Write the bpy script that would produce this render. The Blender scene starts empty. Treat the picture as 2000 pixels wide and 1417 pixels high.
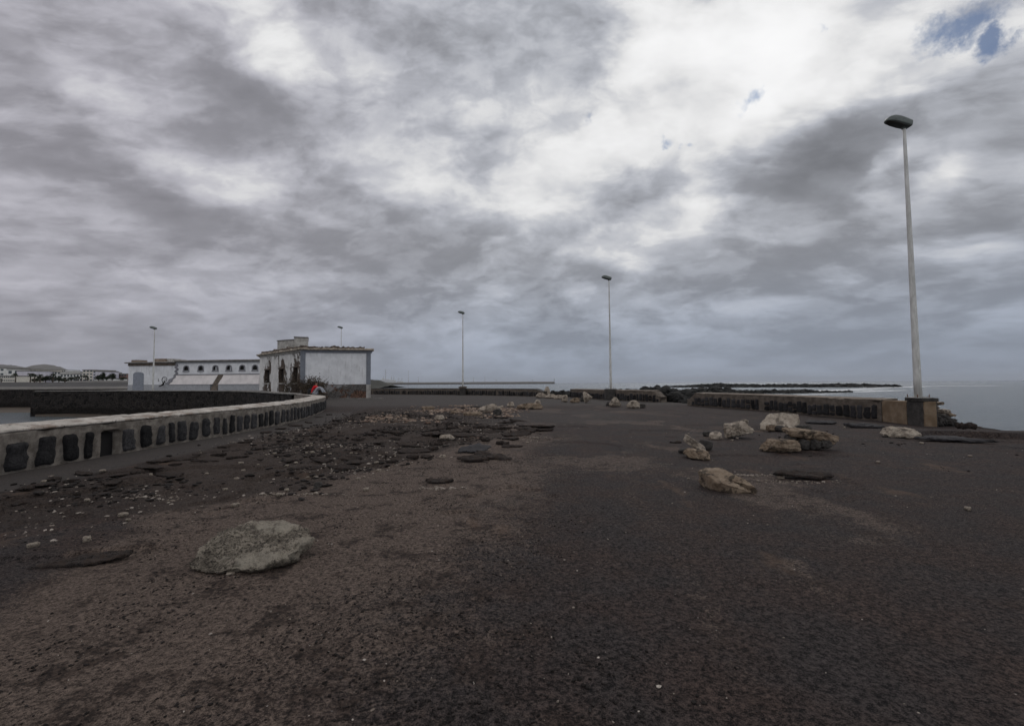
import bpy, bmesh, math, random
import numpy as np
from mathutils import Vector, Matrix, noise as mnoise

R = math.radians
scene = bpy.context.scene
col = scene.collection

# ------------------------------------------------------------------ camera
CAM_H = 1.6
FPX = 889.0                      # focal length in pixels of the 2000 px wide photograph
PITCH, ROLL = 2.5, -0.3
cd = bpy.data.cameras.new("camera")
cam = bpy.data.objects.new("camera", cd); col.objects.link(cam)
cd.sensor_width = 36; cd.lens = 36 * FPX / 2000
cd.clip_start = 0.1; cd.clip_end = 120000
CM = Matrix.Rotation(R(90 + PITCH), 3, 'X') @ Matrix.Rotation(R(ROLL), 3, 'Z')
cam.matrix_world = Matrix.Translation((0, 0, CAM_H)) @ CM.to_4x4()
scene.camera = cam

def ray(px, py):
    return (CM @ Vector(((px - 1000) / FPX, -(py - 708.5) / FPX, -1))).normalized()
def W(px, py, z=0.0):            # point of the photo on the horizontal plane at z
    d = ray(px, py); t = (z - CAM_H) / d.z
    return Vector((d.x * t, d.y * t, z))
def P(px, py, Y):                # point of the photo at forward distance Y
    d = ray(px, py); t = Y / d.y
    return Vector((d.x * t, Y, CAM_H + d.z * t))

# ------------------------------------------------------------------ light
SUN_AZ, SUN_EL = 27, 36
HAZE = 0.3e-4
world = bpy.data.worlds.new("World"); scene.world = world; world.use_nodes = True
scene.view_settings.view_transform = 'Standard'; scene.view_settings.look = 'None'
scene.view_settings.exposure = 0.0; scene.view_settings.gamma = 1.0
sl = bpy.data.lights.new("sun", 'SUN'); sl.energy = 0.55; sl.angle = R(18); sl.color = (1, .965, .92)
so = bpy.data.objects.new("sun", sl); col.objects.link(so)
so.rotation_euler = (R(90 - SUN_EL), 0, R(180 - SUN_AZ))

# --- node helper
class NT:
    def __init__(s, tree): s.t = tree; s.n = tree.nodes; s.l = tree.links
    def new(s, kind, **kw):
        nd = s.n.new(kind)
        for k, v in kw.items(): setattr(nd, k, v)
        return nd
    def put(s, sock, v):
        if isinstance(v, bpy.types.NodeSocket): s.l.new(v, sock)
        elif v is not None:
            if sock.type == 'RGBA' and not hasattr(v, '__len__'): v = (v, v, v, 1)
            if sock.type == 'RGBA' and len(v) == 3: v = (*v, 1)
            sock.default_value = v
    def m(s, op, a, b=None, c=None, clamp=False):
        nd = s.new('ShaderNodeMath', operation=op, use_clamp=clamp)
        s.put(nd.inputs[0], a)
        if b is not None: s.put(nd.inputs[1], b)
        if c is not None: s.put(nd.inputs[2], c)
        return nd.outputs[0]
    def vm(s, op, a, b=None, sc=None):
        nd = s.new('ShaderNodeVectorMath', operation=op)
        s.put(nd.inputs[0], a)
        if b is not None: s.put(nd.inputs[1], b)
        if sc is not None: s.put(nd.inputs['Scale'], sc)
        return nd.outputs['Value'] if op in ('DOT_PRODUCT', 'LENGTH') else nd.outputs[0]
    def noise(s, vec, scale, detail=4, rough=.55, dist=0.0, color=False):
        nd = s.new('ShaderNodeTexNoise')
        s.put(nd.inputs['Vector'], vec); nd.inputs['Scale'].default_value = scale
        nd.inputs['Detail'].default_value = detail; nd.inputs['Roughness'].default_value = rough
        nd.inputs['Distortion'].default_value = dist
        return nd.outputs['Color'] if color else nd.outputs['Fac']
    def vor(s, vec, scale, feature='F1', rnd=1.0, out='Distance'):
        nd = s.new('ShaderNodeTexVoronoi', feature=feature)
        s.put(nd.inputs['Vector'], vec); nd.inputs['Scale'].default_value = scale
        nd.inputs['Randomness'].default_value = rnd
        return nd.outputs[out]
    def mr(s, v, a, b, c=0.0, d=1.0, smooth=True):
        nd = s.new('ShaderNodeMapRange', interpolation_type='SMOOTHSTEP' if smooth else 'LINEAR')
        for i, x in enumerate((v, a, b, c, d)): s.put(nd.inputs[i], x)
        return nd.outputs[0]
    def mix(s, f, a, b, blend='MIX'):
        nd = s.new('ShaderNodeMix', data_type='RGBA', blend_type=blend)
        s.put(nd.inputs[0], f); s.put(nd.inputs[6], a); s.put(nd.inputs[7], b)
        return nd.outputs[2]
    def mapping(s, vec, loc=(0,0,0), rot=(0,0,0), scale=(1,1,1), t='POINT'):
        nd = s.new('ShaderNodeMapping', vector_type=t)
        s.put(nd.inputs['Vector'], vec); nd.inputs['Location'].default_value = loc
        nd.inputs['Rotation'].default_value = rot; nd.inputs['Scale'].default_value = scale
        return nd.outputs[0]

# --- overcast sky: Nishita blue behind a procedural cloud deck, both laid out by direction
def build_world():
    t = NT(world.node_tree); t.n.clear()
    out = t.new('ShaderNodeOutputWorld'); bg = t.new('ShaderNodeBackground'); t.l.new(bg.outputs[0], out.inputs[0])
    bg.inputs['Strength'].default_value = 0.1
    sky = t.new('ShaderNodeTexSky', sky_type='NISHITA'); sky.sun_disc = False
    sky.sun_elevation = R(SUN_EL); sky.sun_rotation = R(SUN_AZ)
    tc = t.new('ShaderNodeTexCoord'); d = tc.outputs['Generated']
    sx = t.new('ShaderNodeSeparateXYZ'); t.l.new(d, sx.inputs[0]); x, y, z = sx.outputs
    az = t.m('ARCTAN2', x, y); el = t.m('ARCSINE', z)
    cb = t.new('ShaderNodeCombineXYZ'); t.put(cb.inputs[0], az); t.put(cb.inputs[1], el)
    pc = cb.outputs[0]
    h2 = t.m('SQRT', t.m('ADD', t.m('ADD', t.m('MULTIPLY', y, y), t.m('MULTIPLY', t.m('MULTIPLY', x, x), .22)), .01)); se = t.m('DIVIDE', t.m('MAXIMUM', z, 0.0), h2)
    # cloud deck coordinates: a cylinder of directions whose height axis is squeezed towards the horizon
    lz = t.m('MULTIPLY', t.m('LOGARITHM', t.m('ADD', se, 0.34), math.e), .85)
    hyp = t.m('MAXIMUM', t.m('SQRT', t.m('ADD', t.m('MULTIPLY', x, x), t.m('MULTIPLY', y, y))), .02)
    cq = t.new('ShaderNodeCombineXYZ'); t.put(cq.inputs[0], t.m('DIVIDE', x, hyp)); t.put(cq.inputs[1], t.m('DIVIDE', y, hyp))
    t.put(cq.inputs[2], t.m('ADD', t.m('ADD', lz, t.m('MULTIPLY', se, .6)), t.m('MULTIPLY', x, -.04)))
    q = cq.outputs[0]
    w1 = t.vm('SUBTRACT', t.noise(q, 5.0, 5, .5, color=True), (.5, .5, .5))
    damp = t.mr(z, 0.0, .35, .25, 1.0)
    pw = t.vm('ADD', pc, t.vm('SCALE', t.vm('MULTIPLY', w1, (.17, .11, 0)), sc=damp))
    base = t.new('ShaderNodeFloatCurve'); c = base.mapping.curves[0]
    pts = [(0, .625), (.05, .62), (.12, .635), (.25, .675), (.4, .69), (.6, .68), (1, .69)]
    while len(c.points) < len(pts): c.points.new(.5, .5)
    for p_, (a, b) in zip(c.points, pts): p_.location = (a, b)
    base.mapping.update(); t.put(base.inputs['Value'], z)
    v = base.outputs[0]
    blobs = [  # px, py, rx, ry, image rotation (ccw), amplitude
     (60,90,320,150,-10,-.12),(360,150,480,130,-22,-.12),(500,50,240,110,-25,.24),(560,110,120,80,-40,.12),(760,160,120,90,0,.18),
     (890,170,90,80,0,.17),(820,240,260,170,0,.06),(930,100,300,170,0,-.04),(190,190,190,70,-28,.15),(100,235,200,60,-5,-.05),
     (140,312,330,80,-4,-.14),(340,275,190,80,-10,.10),(600,240,260,100,-15,-.09),(430,365,170,85,10,.20),(500,325,90,50,0,.14),
     (500,408,90,50,20,.12),(760,320,220,70,-15,.18),(900,370,280,80,-12,.24),(780,365,160,50,-5,.10),(330,400,200,80,-20,-.10),
     (440,455,280,90,-15,-.11),(720,460,400,110,-10,-.08),(1010,310,190,80,10,-.15),(210,425,110,70,-30,.12),(30,225,110,40,0,.06),
     (1300,40,130,170,20,.25),(1400,120,280,200,0,.24),(1560,60,280,130,10,.24),(1640,170,420,70,24,.24),(1880,110,330,70,4,.26),
     (1480,220,160,70,25,.22),(1080,255,200,110,0,.20),(1230,295,240,80,0,.22),(1230,190,110,90,0,.10),(1330,15,130,50,0,-.14),
     (1310,190,150,80,0,-.12),(1720,230,470,130,14,-.20),(1600,285,230,80,8,-.15),(1500,320,200,90,0,-.08),(1960,290,140,150,0,-.08),
     (1735,312,70,45,0,.14),(1895,300,90,55,0,.08),(1850,360,90,38,0,.16),(1720,395,80,40,0,.14),(1215,340,130,60,0,-.15),
     (1080,370,150,90,0,.16),(1100,70,200,150,0,-.03),(1345,430,110,80,45,.16),(1440,372,180,45,20,.12),(1240,495,70,80,-20,.14),(1155,475,90,36,0,.16),
     (1590,435,240,90,0,-.11),(1920,470,160,32,12,.10),(1900,415,220,70,0,-.08),(1700,500,500,60,5,-.02),(260,590,240,45,-3,.06),
     (100,470,260,60,-10,.03),(100,640,500,50,0,-.03),(1620,675,260,26,0,-.045),(1930,650,130,40,0,-.05),(1500,540,400,60,5,-.03)]
    for (px, py, rx, ry, rot, amp) in blobs:
        r = ray(px, py); a = math.atan2(r.x, r.y); e = math.asin(r.z)
        k = (px - 1000) / FPX; f1 = 1 / (1 + k * k)
        k2 = (708 - py) / FPX
        mp = t.mapping(pw, (a, e, 0), (0, 0, R(rot)), (1.2 * rx / FPX * f1, 1.2 * ry / FPX * f1 ** .5 / (1 + k2 * k2) ** .5, 1), 'TEXTURE')
        g = t.new('ShaderNodeTexGradient', gradient_type='SPHERICAL'); t.l.new(mp, g.inputs[0])
        v = t.m('ADD', v, t.mr(g.outputs['Fac'], 0.0, 1.0, 0.0, amp * (.72 if amp < 0 else (.90 if px > 1020 else .52))))
    # cloud texture: grey lumps with brighter gaps between them, then finer billows
    qw = t.vm('ADD', q, t.vm('SCALE', w1, sc=.10))
    n1 = t.noise(qw, 4.6, 6, .50); n2 = t.noise(t.vm('ADD', qw, (7.3, 2.1, 4)), 11, 8, .54)
    n3 = t.noise(t.vm('ADD', qw, (3, 9, 1)), 26, 7, .58)
    fine = t.m('ADD', t.m('MULTIPLY', t.m('SUBTRACT', t.mr(n1, .38, .62), .5), .11), t.m('MULTIPLY', t.m('SUBTRACT', t.mr(n2, .38, .62), .5), .085))
    fine = t.m('ADD', fine, t.m('MULTIPLY', t.m('SUBTRACT', n3, .5), .12))
    fine = t.m('MULTIPLY', fine, t.m('MULTIPLY', t.mr(z, -.01, .20, .36, 1.0), t.mr(v, .72, 1.0, 1.0, .55)))
    v = t.m('ADD', v, fine)
    # unseen sky behind the camera and overhead, brightened to light camera-facing surfaces
    v = t.m('ADD', v, t.mr(y, .25, -.5, 0.0, .13)); v = t.m('ADD', v, t.mr(z, .62, .95, 0.0, .10))
    v = t.m('ADD', v, t.m('MULTIPLY', .55, t.m('MAXIMUM', t.m('SUBTRACT', .57, v), 0.0)))
    ov = t.m('DIVIDE', t.m('MAXIMUM', t.m('SUBTRACT', v, .80), 0.0), -.15)
    v = t.m('ADD', t.m('MINIMUM', v, .80), t.m('MULTIPLY', .215, t.m('SUBTRACT', 1.0, t.m('EXPONENT', ov))))
    L = t.m('POWER', v, 2.25)
    tint = t.mix(t.mr(z, .0, .30), (.87, .985, 1.20), (.945, .978, 1.075))
    tint = t.mix(t.mr(az, .1, -.9, 0.0, .9), tint, (.985, .96, 1.065))
    tint = t.mix(t.mr(v, .68, .92), tint, (1, 1, 1.005))
    cl = t.mix(1.0, tint, t.vm('MULTIPLY', t.m('MULTIPLY', L, 10.0), (1, 1, 1)), 'MULTIPLY')
    # holes with blue sky
    holes = None; w3 = t.vm('SUBTRACT', t.noise(pc, 14, 6, .7, color=True), (.5, .5, .5))
    for (px, py, rx, ry, rot) in [(1880,42,150,52,18),(1152,228,26,30,0),(1300,285,26,16,0),(1345,278,20,12,0),(1465,195,54,20,25),(1602,38,34,18,20),(1950,80,60,40,0)]:
        r = ray(px, py); a = math.atan2(r.x, r.y); e = math.asin(r.z); k = (px - 1000) / FPX; f1 = 1 / (1 + k * k)
        pw2 = t.vm('ADD', pc, t.vm('SCALE', w3, sc=.09))
        mp = t.mapping(pw2, (a, e, 0), (0, 0, R(rot)), (1.25 * rx / FPX * f1, 1.25 * ry / FPX * f1 ** .5, 1), 'TEXTURE')
        g = t.new('ShaderNodeTexGradient', gradient_type='SPHERICAL'); t.l.new(mp, g.inputs[0])
        gw = t.m('MULTIPLY', g.outputs['Fac'], 1.25 if rx > 55 else .80); holes = gw if holes is None else t.m('MAXIMUM', holes, gw)
    hn = t.noise(pc, 16, 9, .62)
    hm = t.mr(t.m('ADD', holes, t.m('MULTIPLY', t.m('SUBTRACT', hn, .5), 2.2)), .32, 1.05, 0, .95)
    hm = t.m('MULTIPLY', hm, t.mr(holes, 0.0, .25))
    blue = t.mix(1.0, sky.outputs[0], (.22, .29, .40), 'MULTIPLY')
    t.put(bg.inputs['Color'], t.mix(hm, cl, blue))
build_world()

# ------------------------------------------------------------------ numpy noise
def _h(ix, iy, iz, seed):
    h = (ix * 374761393 + iy * 668265263 + iz * 2147483647 % 4294967291 + seed * 1442695041) & 0xFFFFFFFF
    h = ((h ^ (h >> 13)) * 1274126177) & 0xFFFFFFFF
    h = ((h ^ (h >> 16)) * 2246822519) & 0xFFFFFFFF
    return ((h ^ (h >> 15)) & 0xFFFFFF) / 16777215.0
def vn(p, seed=0):
    p = np.asarray(p, float); i = np.floor(p).astype(np.int64); f = p - i; f = f * f * (3 - 2 * f)
    r = 0
    for a in (0, 1):
        for b in (0, 1):
            for c in (0, 1):
                w = (f[..., 0] if a else 1 - f[..., 0]) * (f[..., 1] if b else 1 - f[..., 1]) * (f[..., 2] if c else 1 - f[..., 2])
                r = r + w * _h(i[..., 0] + a, i[..., 1] + b, i[..., 2] + c, seed)
    return r
def fbm(p, sc=1.0, octv=5, seed=0, gain=.5):
    p = np.asarray(p, float) * sc; a = 1.0; s = 0; t = 0
    for k in range(octv):
        s = s + a * vn(p + 17.3 * k, seed + k); t += a; a *= gain; p = p * 2.03
    return s / t
def fbm2(x, y, sc=1.0, octv=5, seed=0, gain=.5):
    return fbm(np.stack([x, y, np.zeros_like(x)], -1), sc, octv, seed, gain)
def sst(a, b, x): t = np.clip((x - a) / (b - a), 0, 1); return t * t * (3 - 2 * t)

# ------------------------------------------------------------------ object helpers
def tag(o, label=None, cat=None, group=None, kind=None):
    if label: o['label'] = label
    if cat: o['category'] = cat
    if group: o['group'] = group
    if kind: o['kind'] = kind
    return o
def link(name, me, mat, parent=None, loc=None):
    o = bpy.data.objects.new(name, me); col.objects.link(o)
    if mat: me.materials.append(mat)
    if parent: o.parent = parent
    if loc is not None: o.location = loc
    return o
def empty(name, loc=(0, 0, 0), rz=0):
    o = bpy.data.objects.new(name, None); o.empty_display_size = .3; col.objects.link(o)
    o.location = loc; o.rotation_euler = (0, 0, rz); return o
def npmesh(name, V, F, smooth=True, attrs=None):
    me = bpy.data.meshes.new(name); V = np.asarray(V, np.float32); 
    if isinstance(F, np.ndarray):
        k = F.shape[1]; n = len(F)
        me.vertices.add(len(V)); me.vertices.foreach_set('co', V.ravel())
        me.loops.add(n * k); me.loops.foreach_set('vertex_index', F.astype(np.int32).ravel())
        me.polygons.add(n); me.polygons.foreach_set('loop_start', np.arange(0, n * k, k, dtype=np.int32))
        me.update(calc_edges=True); me.validate()
    else:
        me.from_pydata([tuple(map(float, v)) for v in V], [], F); me.update()
    me.polygons.foreach_set('use_smooth', [smooth] * len(me.polygons))
    for nm, arr in (attrs or {}).items():
        a = me.color_attributes.new(nm, 'FLOAT_COLOR', 'POINT')
        c = np.ones((len(V), 4), np.float32); arr = np.asarray(arr, np.float32)
        if arr.ndim == 1: c[:, :3] = arr[:, None]
        else: c[:, :arr.shape[1]] = arr
        a.data.foreach_set('color', c.ravel())
    return me
class MB:                                     # collects simple shapes into one mesh
    def __init__(s): s.V = []; s.F = []
    def add(s, V, F):
        b = len(s.V); s.V += [tuple(v) for v in V]; s.F += [tuple(i + b for i in f) for f in F]; return s
    def box(s, a, b, M=None):
        x0, y0, z0 = a; x1, y1, z1 = b
        V = [Vector(v) for v in ((x0,y0,z0),(x1,y0,z0),(x1,y1,z0),(x0,y1,z0),(x0,y0,z1),(x1,y0,z1),(x1,y1,z1),(x0,y1,z1))]
        if M: V = [M @ v for v in V]
        return s.add(V, [(0,3,2,1),(4,5,6,7),(0,1,5,4),(1,2,6,5),(2,3,7,6),(3,0,4,7)])
    def tube(s, pts, rad, n=8, cap=True):
        pts = [Vector(p) for p in pts]; rings = []
        rr = rad if hasattr(rad, '__len__') else [rad] * len(pts)
        V = []; F = []
        for i, p in enumerate(pts):
            t = (pts[min(i + 1, len(pts) - 1)] - pts[max(i - 1, 0)]).normalized()
            a = t.cross(Vector((0, 0, 1)))
            if a.length < 1e-3: a = Vector((1, 0, 0))
            a.normalize(); b = t.cross(a)
            for k in range(n):
                th = 2 * math.pi * k / n; V.append(p + rr[i] * (a * math.cos(th) + b * math.sin(th)))
        for i in range(len(pts) - 1):
            for k in range(n):
                k2 = (k + 1) % n; F.append((i*n+k, i*n+k2, (i+1)*n+k2, (i+1)*n+k))
        if cap: F.append(tuple(range(n))); F.append(tuple((len(pts)-1)*n + k for k in reversed(range(n))))
        return s.add(V, F)
    def build(s, name, mat, parent=None, smooth=False, bevel=0, loc=None):
        me = bpy.data.meshes.new(name); me.from_pydata(s.V, [], s.F); me.update()
        bm = bmesh.new(); bm.from_mesh(me); bmesh.ops.recalc_face_normals(bm, faces=bm.faces)
        if bevel: bmesh.ops.bevel(bm, geom=bm.edges[:], offset=bevel, segments=2, affect='EDGES')
        bm.to_mesh(me); bm.free()
        me.polygons.foreach_set('use_smooth', [smooth] * len(me.polygons))
        return link(name, me, mat, parent, loc)
_ico = {}
def ico(sub):
    if sub not in _ico:
        bm = bmesh.new(); bmesh.ops.create_icosphere(bm, subdivisions=sub, radius=1)
        _ico[sub] = (np.array([v.co[:] for v in bm.verts]), np.array([[v.index for v in f.verts] for f in bm.faces])); bm.free()
    return _ico[sub]
def scatter_mesh(items, sub=1, seed=0, jitter=.25, smooth=False):
    """items: array of (x,y,z,sx,sy,sz,rz,tone) -> one mesh of small stones"""
    v0, f0 = ico(sub); n = len(items); it = np.asarray(items, float); rng = np.random.default_rng(seed)
    V = np.repeat(v0[None], n, 0) * (1 + jitter * (rng.random((n, len(v0), 1)) - .5) * 2)
    V = V * it[:, None, 3:6]
    c, s = np.cos(it[:, 6])[:, None], np.sin(it[:, 6])[:, None]
    x = V[..., 0] * c - V[..., 1] * s; y = V[..., 0] * s + V[..., 1] * c
    V = np.stack([x, y, V[..., 2]], -1) + it[:, None, :3]
    F = (f0[None] + (np.arange(n) * len(v0))[:, None, None]).reshape(-1, 3)
    tone = np.repeat(it[:, 7], len(v0))
    return npmesh('scatter', V.reshape(-1, 3), F, smooth, {'tone': tone})

# ------------------------------------------------------------------ materials
def material(name, fn, rough=.9, spec=.25):
    m = bpy.data.materials.new(name); m.use_nodes = True; t = NT(m.node_tree)
    b = t.n['Principled BSDF']; b.inputs['Roughness'].default_value = rough
    b.inputs['Specular IOR Level'].default_value = spec
    tc = t.new('ShaderNodeTexCoord'); geo = t.new('ShaderNodeNewGeometry')
    colr, bump, dist = fn(t, tc.outputs['Object'], b, geo)
    t.put(b.inputs['Base Color'], colr)
    if bump is not None:
        bp = t.new('ShaderNodeBump'); bp.inputs['Distance'].default_value = dist; bp.inputs['Strength'].default_value = 1.0
        t.put(bp.inputs['Height'], bump); t.l.new(bp.outputs[0], b.inputs['Normal'])
    return m
def attr(t, nm):
    a = t.new('ShaderNodeAttribute'); a.attribute_name = nm; return a
def simple(name, c, var=.25, scale=3, rough=.8, spec=.3, bump=.004, bscale=30):
    def fn(t, o, b, g):
        n = t.noise(o, scale, 6, .6); n2 = t.noise(o, bscale, 5, .6)
        k = t.m('ADD', t.m('MULTIPLY', n, .7), t.m('MULTIPLY', n2, .3))
        return t.mix(t.mr(k, .3, .7), tuple(x * (1 - var) for x in c), tuple(x * (1 + var) for x in c)), n2, bump
    return material(name, fn, rough, spec)

def m_ground(t, o, b, g):
    a = attr(t, 'mask'); s = t.new('ShaderNodeSeparateColor'); t.l.new(a.outputs['Color'], s.inputs[0]); sand, brk, tar = s.outputs
    grain = t.noise(o, 170, 3, .7); g2 = t.noise(o, 55, 4, .65); g3 = t.noise(o, 9, 6, .65); g4 = t.noise(o, 1.3, 6, .6); g5 = t.noise(o, 24, 4, .7)
    vo = t.vor(o, 130)
    # stretched scuffs and blotches
    asp = t.mix(t.mr(t.m('ADD', t.m('ADD', t.m('MULTIPLY', grain, .36), t.m('MULTIPLY', g2, .34)), t.m('MULTIPLY', g5, .30)), .43, .59), (.006, .0050, .0052), (.080, .068, .066))
    asp = t.mix(t.mr(g4, .35, .65, 0, .8), asp, t.mix(1.0, asp, (1.30, 1.06, .92), 'MULTIPLY'))
    asp = t.mix(t.mr(g3, .35, .75, 0.0, .45), asp, t.mix(1.0, asp, (.6, .58, .58), 'MULTIPLY'))
    snd = t.mix(t.mr(t.m('ADD', t.m('ADD', t.m('MULTIPLY', grain, .36), t.m('MULTIPLY', g2, .34)), t.m('MULTIPLY', g5, .30)), .40, .60), (.034, .025, .021), (.205, .160, .132))
    snd = t.mix(t.mr(t.noise(o, 28, 5, .7), .55, .62, 0, .85), snd, (.014, .009, .007))
    f = t.m('ADD', sand, t.m('MULTIPLY', t.m('SUBTRACT', g3, .5), .9)); f = t.m('ADD', f, t.m('MULTIPLY', t.m('SUBTRACT', g2, .5), .7))
    c = t.mix(t.mr(f, .30, .80, 0, .9), asp, snd)
    c = t.mix(t.m('MULTIPLY', t.mr(t.noise(o, 2.6, 10, .76), .51, .60, 0, .85), t.mr(sand, .1, .5)), c, t.mix(t.mr(g5, .4, .6), (.010, .007, .006), (.052, .037, .030)))
    # bared, crumbled layer with dark reddish soil
    crumb = t.mix(t.mr(t.noise(o, 40, 5, .75), .35, .68), (.010, .007, .006), (.072, .056, .048))
    fb = t.m('ADD', brk, t.m('MULTIPLY', t.m('SUBTRACT', g3, .5), .6))
    c = t.mix(t.mr(fb, .4, .65, 0, .85), c, crumb)
    # ochre stains
    st = t.noise(t.mapping(o, (3, 1, 0), (0, 0, .3), (1, .6, 1)), .8, 5, .6)
    c = t.mix(t.mr(st, .60, .72, 0, .5), c, (.135, .088, .060))
    c = t.mix(t.mr(tar, .3, .8, 0, .7), c, t.mix(t.mr(g2, .35, .65), (.050, .046, .044), (.080, .074, .070)))
    # pale flecks
    fl = t.vor(o, 9.0); c = t.mix(t.m('MULTIPLY', t.mr(fl, .055, .035), t.mr(g4, .45, .6)), c, (.28, .26, .24))
    b.inputs['Specular IOR Level'].default_value = .18
    h = t.m('ADD', t.m('MULTIPLY', grain, .5), t.m('MULTIPLY', g2, .9)); h = t.m('ADD', h, t.m('MULTIPLY', g3, .8))
    wp = t.vm('ADD', o, t.vm('SCALE', t.noise(o, 1.5, 6, .65, color=True), sc=.9))
    ck = t.mr(t.vor(wp, .33, 'DISTANCE_TO_EDGE'), .007, .002); c = t.mix(t.m('MULTIPLY', ck, t.mr(t.noise(o, .35, 3), .50, .62, 0, .75)), c, (.008, .006, .005))
    c = t.mix(1.0, c, (.97, .94, .92), 'MULTIPLY')
    return c, t.m('ADD', h, t.m('MULTIPLY', g5, .8)), .016
GROUND = material('ground_asphalt', m_ground, .92)

def m_asph(t, o, b, g):
    n = t.noise(o, 90, 4, .7); n2 = t.noise(o, 14, 5, .6)
    c = t.mix(t.mr(n, .35, .68), (.008, .0065, .006), (.066, .056, .052))
    sep = t.new('ShaderNodeSeparateXYZ'); t.l.new(g.outputs['Normal'], sep.inputs[0])
    c = t.mix(t.mr(n2, .42, .62, 0, .7), c, (.050, .036, .029))
    return c, t.m('ADD', t.m('MULTIPLY', n, .5), n2), .014
ASPH = material('broken_asphalt', m_asph, .95, .15)

def m_cope(a, bb, stain, nm):
    def fn(t, o, b, g):
        n = t.noise(o, 3, 8, .65); n2 = t.noise(o, 26, 5, .7); n3 = t.noise(t.vm('ADD', o, (5, 5, 5)), 1.6, 8, .7); n4 = t.noise(t.vm('ADD', o, (1, 8, 5)), 5, 8, .75)
        c = t.mix(t.mr(n, .35, .68), a, bb); c = t.mix(t.mr(n2, .52, .68, 0, .5), c, stain)
        c = t.mix(t.mr(n3, .50, .60, 0, .8), c, stain); c = t.mix(t.mr(n4, .58, .64, 0, .9), c, (.04, .03, .024))
        return c, t.m('ADD', t.m('MULTIPLY', n2, .4), n4), .03
    return material(nm, fn, .93, .2)
def concrete(name, a, bb, dark=(.03, .027, .024), darkamt=.5, sc=6, patch=0):
    def fn(t, o, b, g):
        n = t.noise(o, sc, 8, .65); n2 = t.noise(o, sc * 9, 5, .7); n3 = t.noise(t.vm('ADD', o, (5, 5, 5)), sc * 2.3, 8, .7)
        c = t.mix(t.mr(n, .35, .68), a, bb)
        c = t.mix(t.mr(n2, .52, .70, 0, .5), c, dark)
        c = t.mix(t.mr(n3, .56, .72, 0, darkamt), c, dark)
        if patch: c = t.mix(t.mr(t.noise(t.vm('ADD', o, (9, 2, 4)), sc * .9, 7, .72), .53, .58, 0, patch), c, (.022, .019, .017))
        pit = t.vor(o, sc * 7)
        c = t.mix(t.mr(pit, .22, .08, 0, .5), c, dark)
        h = t.m('ADD', t.m('MULTIPLY', n2, .5), t.m('MULTIPLY', n3, .8)); h = t.m('ADD', h, t.m('MULTIPLY', t.mr(pit, 0, .3), .3))
        return c, h, .02
    return material(name, fn, .93, .2)
def m_slab(t, o, b, g):
    n = t.noise(o, 2.6, 8, .68); n1 = t.noise(t.vm('ADD', o, (4, 1, 2)), 6, 8, .72); n2 = t.noise(o, 34, 5, .75); n3 = t.noise(t.vm('ADD', o, (7, 7, 1)), 75, 3, .7)
    c = t.mix(t.mr(n1, .38, .62), (.125, .107, .086), (.32, .28, .225)); c = t.mix(t.mr(n, .52, .62, 0, .8), c, (.36, .325, .265))
    pit = t.m('ADD', t.m('MULTIPLY', n2, .6), t.m('MULTIPLY', n3, .4)); c = t.mix(t.m('MULTIPLY', t.mr(pit, .52, .44), t.mr(n, .60, .48, .25, .85)), c, (.020, .017, .015))
    return c, t.m('ADD', t.m('MULTIPLY', pit, 1.2), n1), .035
SLAB = material('weathered_slab', m_slab, .95, .15)
BLOCK = concrete('sandy_block', (.17, .125, .088), (.31, .245, .18), (.05, .036, .026), .5, 4, .75)
BLOCKP = concrete('pale_block', (.27, .225, .18), (.46, .40, .33), (.08, .065, .05), .45, 4, .6)
MORTAR = concrete('mortar', (.115, .099, .084), (.255, .228, .198), (.05, .042, .036), .5, 5)
MORTARB = concrete('brown_mortar', (.095, .078, .064), (.175, .148, .122), (.04, .028, .021), .5, 4)
COPE = m_cope((.36, .33, .295), (.60, .555, .50), (.20, .145, .11), 'coping_concrete')
COPEB = concrete('brown_coping', (.13, .105, .085), (.27, .23, .19), (.05, .036, .028), .5, 3)
OCHRE = concrete('ochre_render', (.16, .115, .075), (.26, .20, .14), (.22, .10, .035), .5, 3)
DARKCON = concrete('dark_concrete', (.045, .042, .04), (.085, .078, .072), (.025, .02, .018), .5, 4)

def m_tone(lo, hi, nm, bump=.01, sc=30):
    def fn(t, o, b, g):
        a = attr(t, 'tone'); n = t.noise(o, sc, 5, .65)
        c = t.mix(a.outputs['Fac'], lo, hi)
        c = t.mix(t.mr(n, .35, .65), t.mix(1.0, c, (.6, .6, .6), 'MULTIPLY'), t.mix(1.0, c, (1.3, 1.3, 1.3), 'MULTIPLY'))
        return c, n, bump
    return material(nm, fn, .92, .2)
BASALT = m_tone((.010, .0095, .010), (.052, .050, .052), 'basalt_stone', .02, 22)
LAVA = m_tone((.006, .006, .0055), (.030, .029, .027), 'lava_rock', .05, 5)
CHIPS = m_tone((.16, .13, .105), (.45, .40, .35), 'rubble_chips', .004, 60)
PINKCH = m_tone((.15, .10, .075), (.36, .28, .22), 'pink_rubble', .004, 40)
CRUMB = m_tone((.009, .007, .006), (.034, .028, .026), 'asphalt_crumbs', .004, 60)

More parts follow.
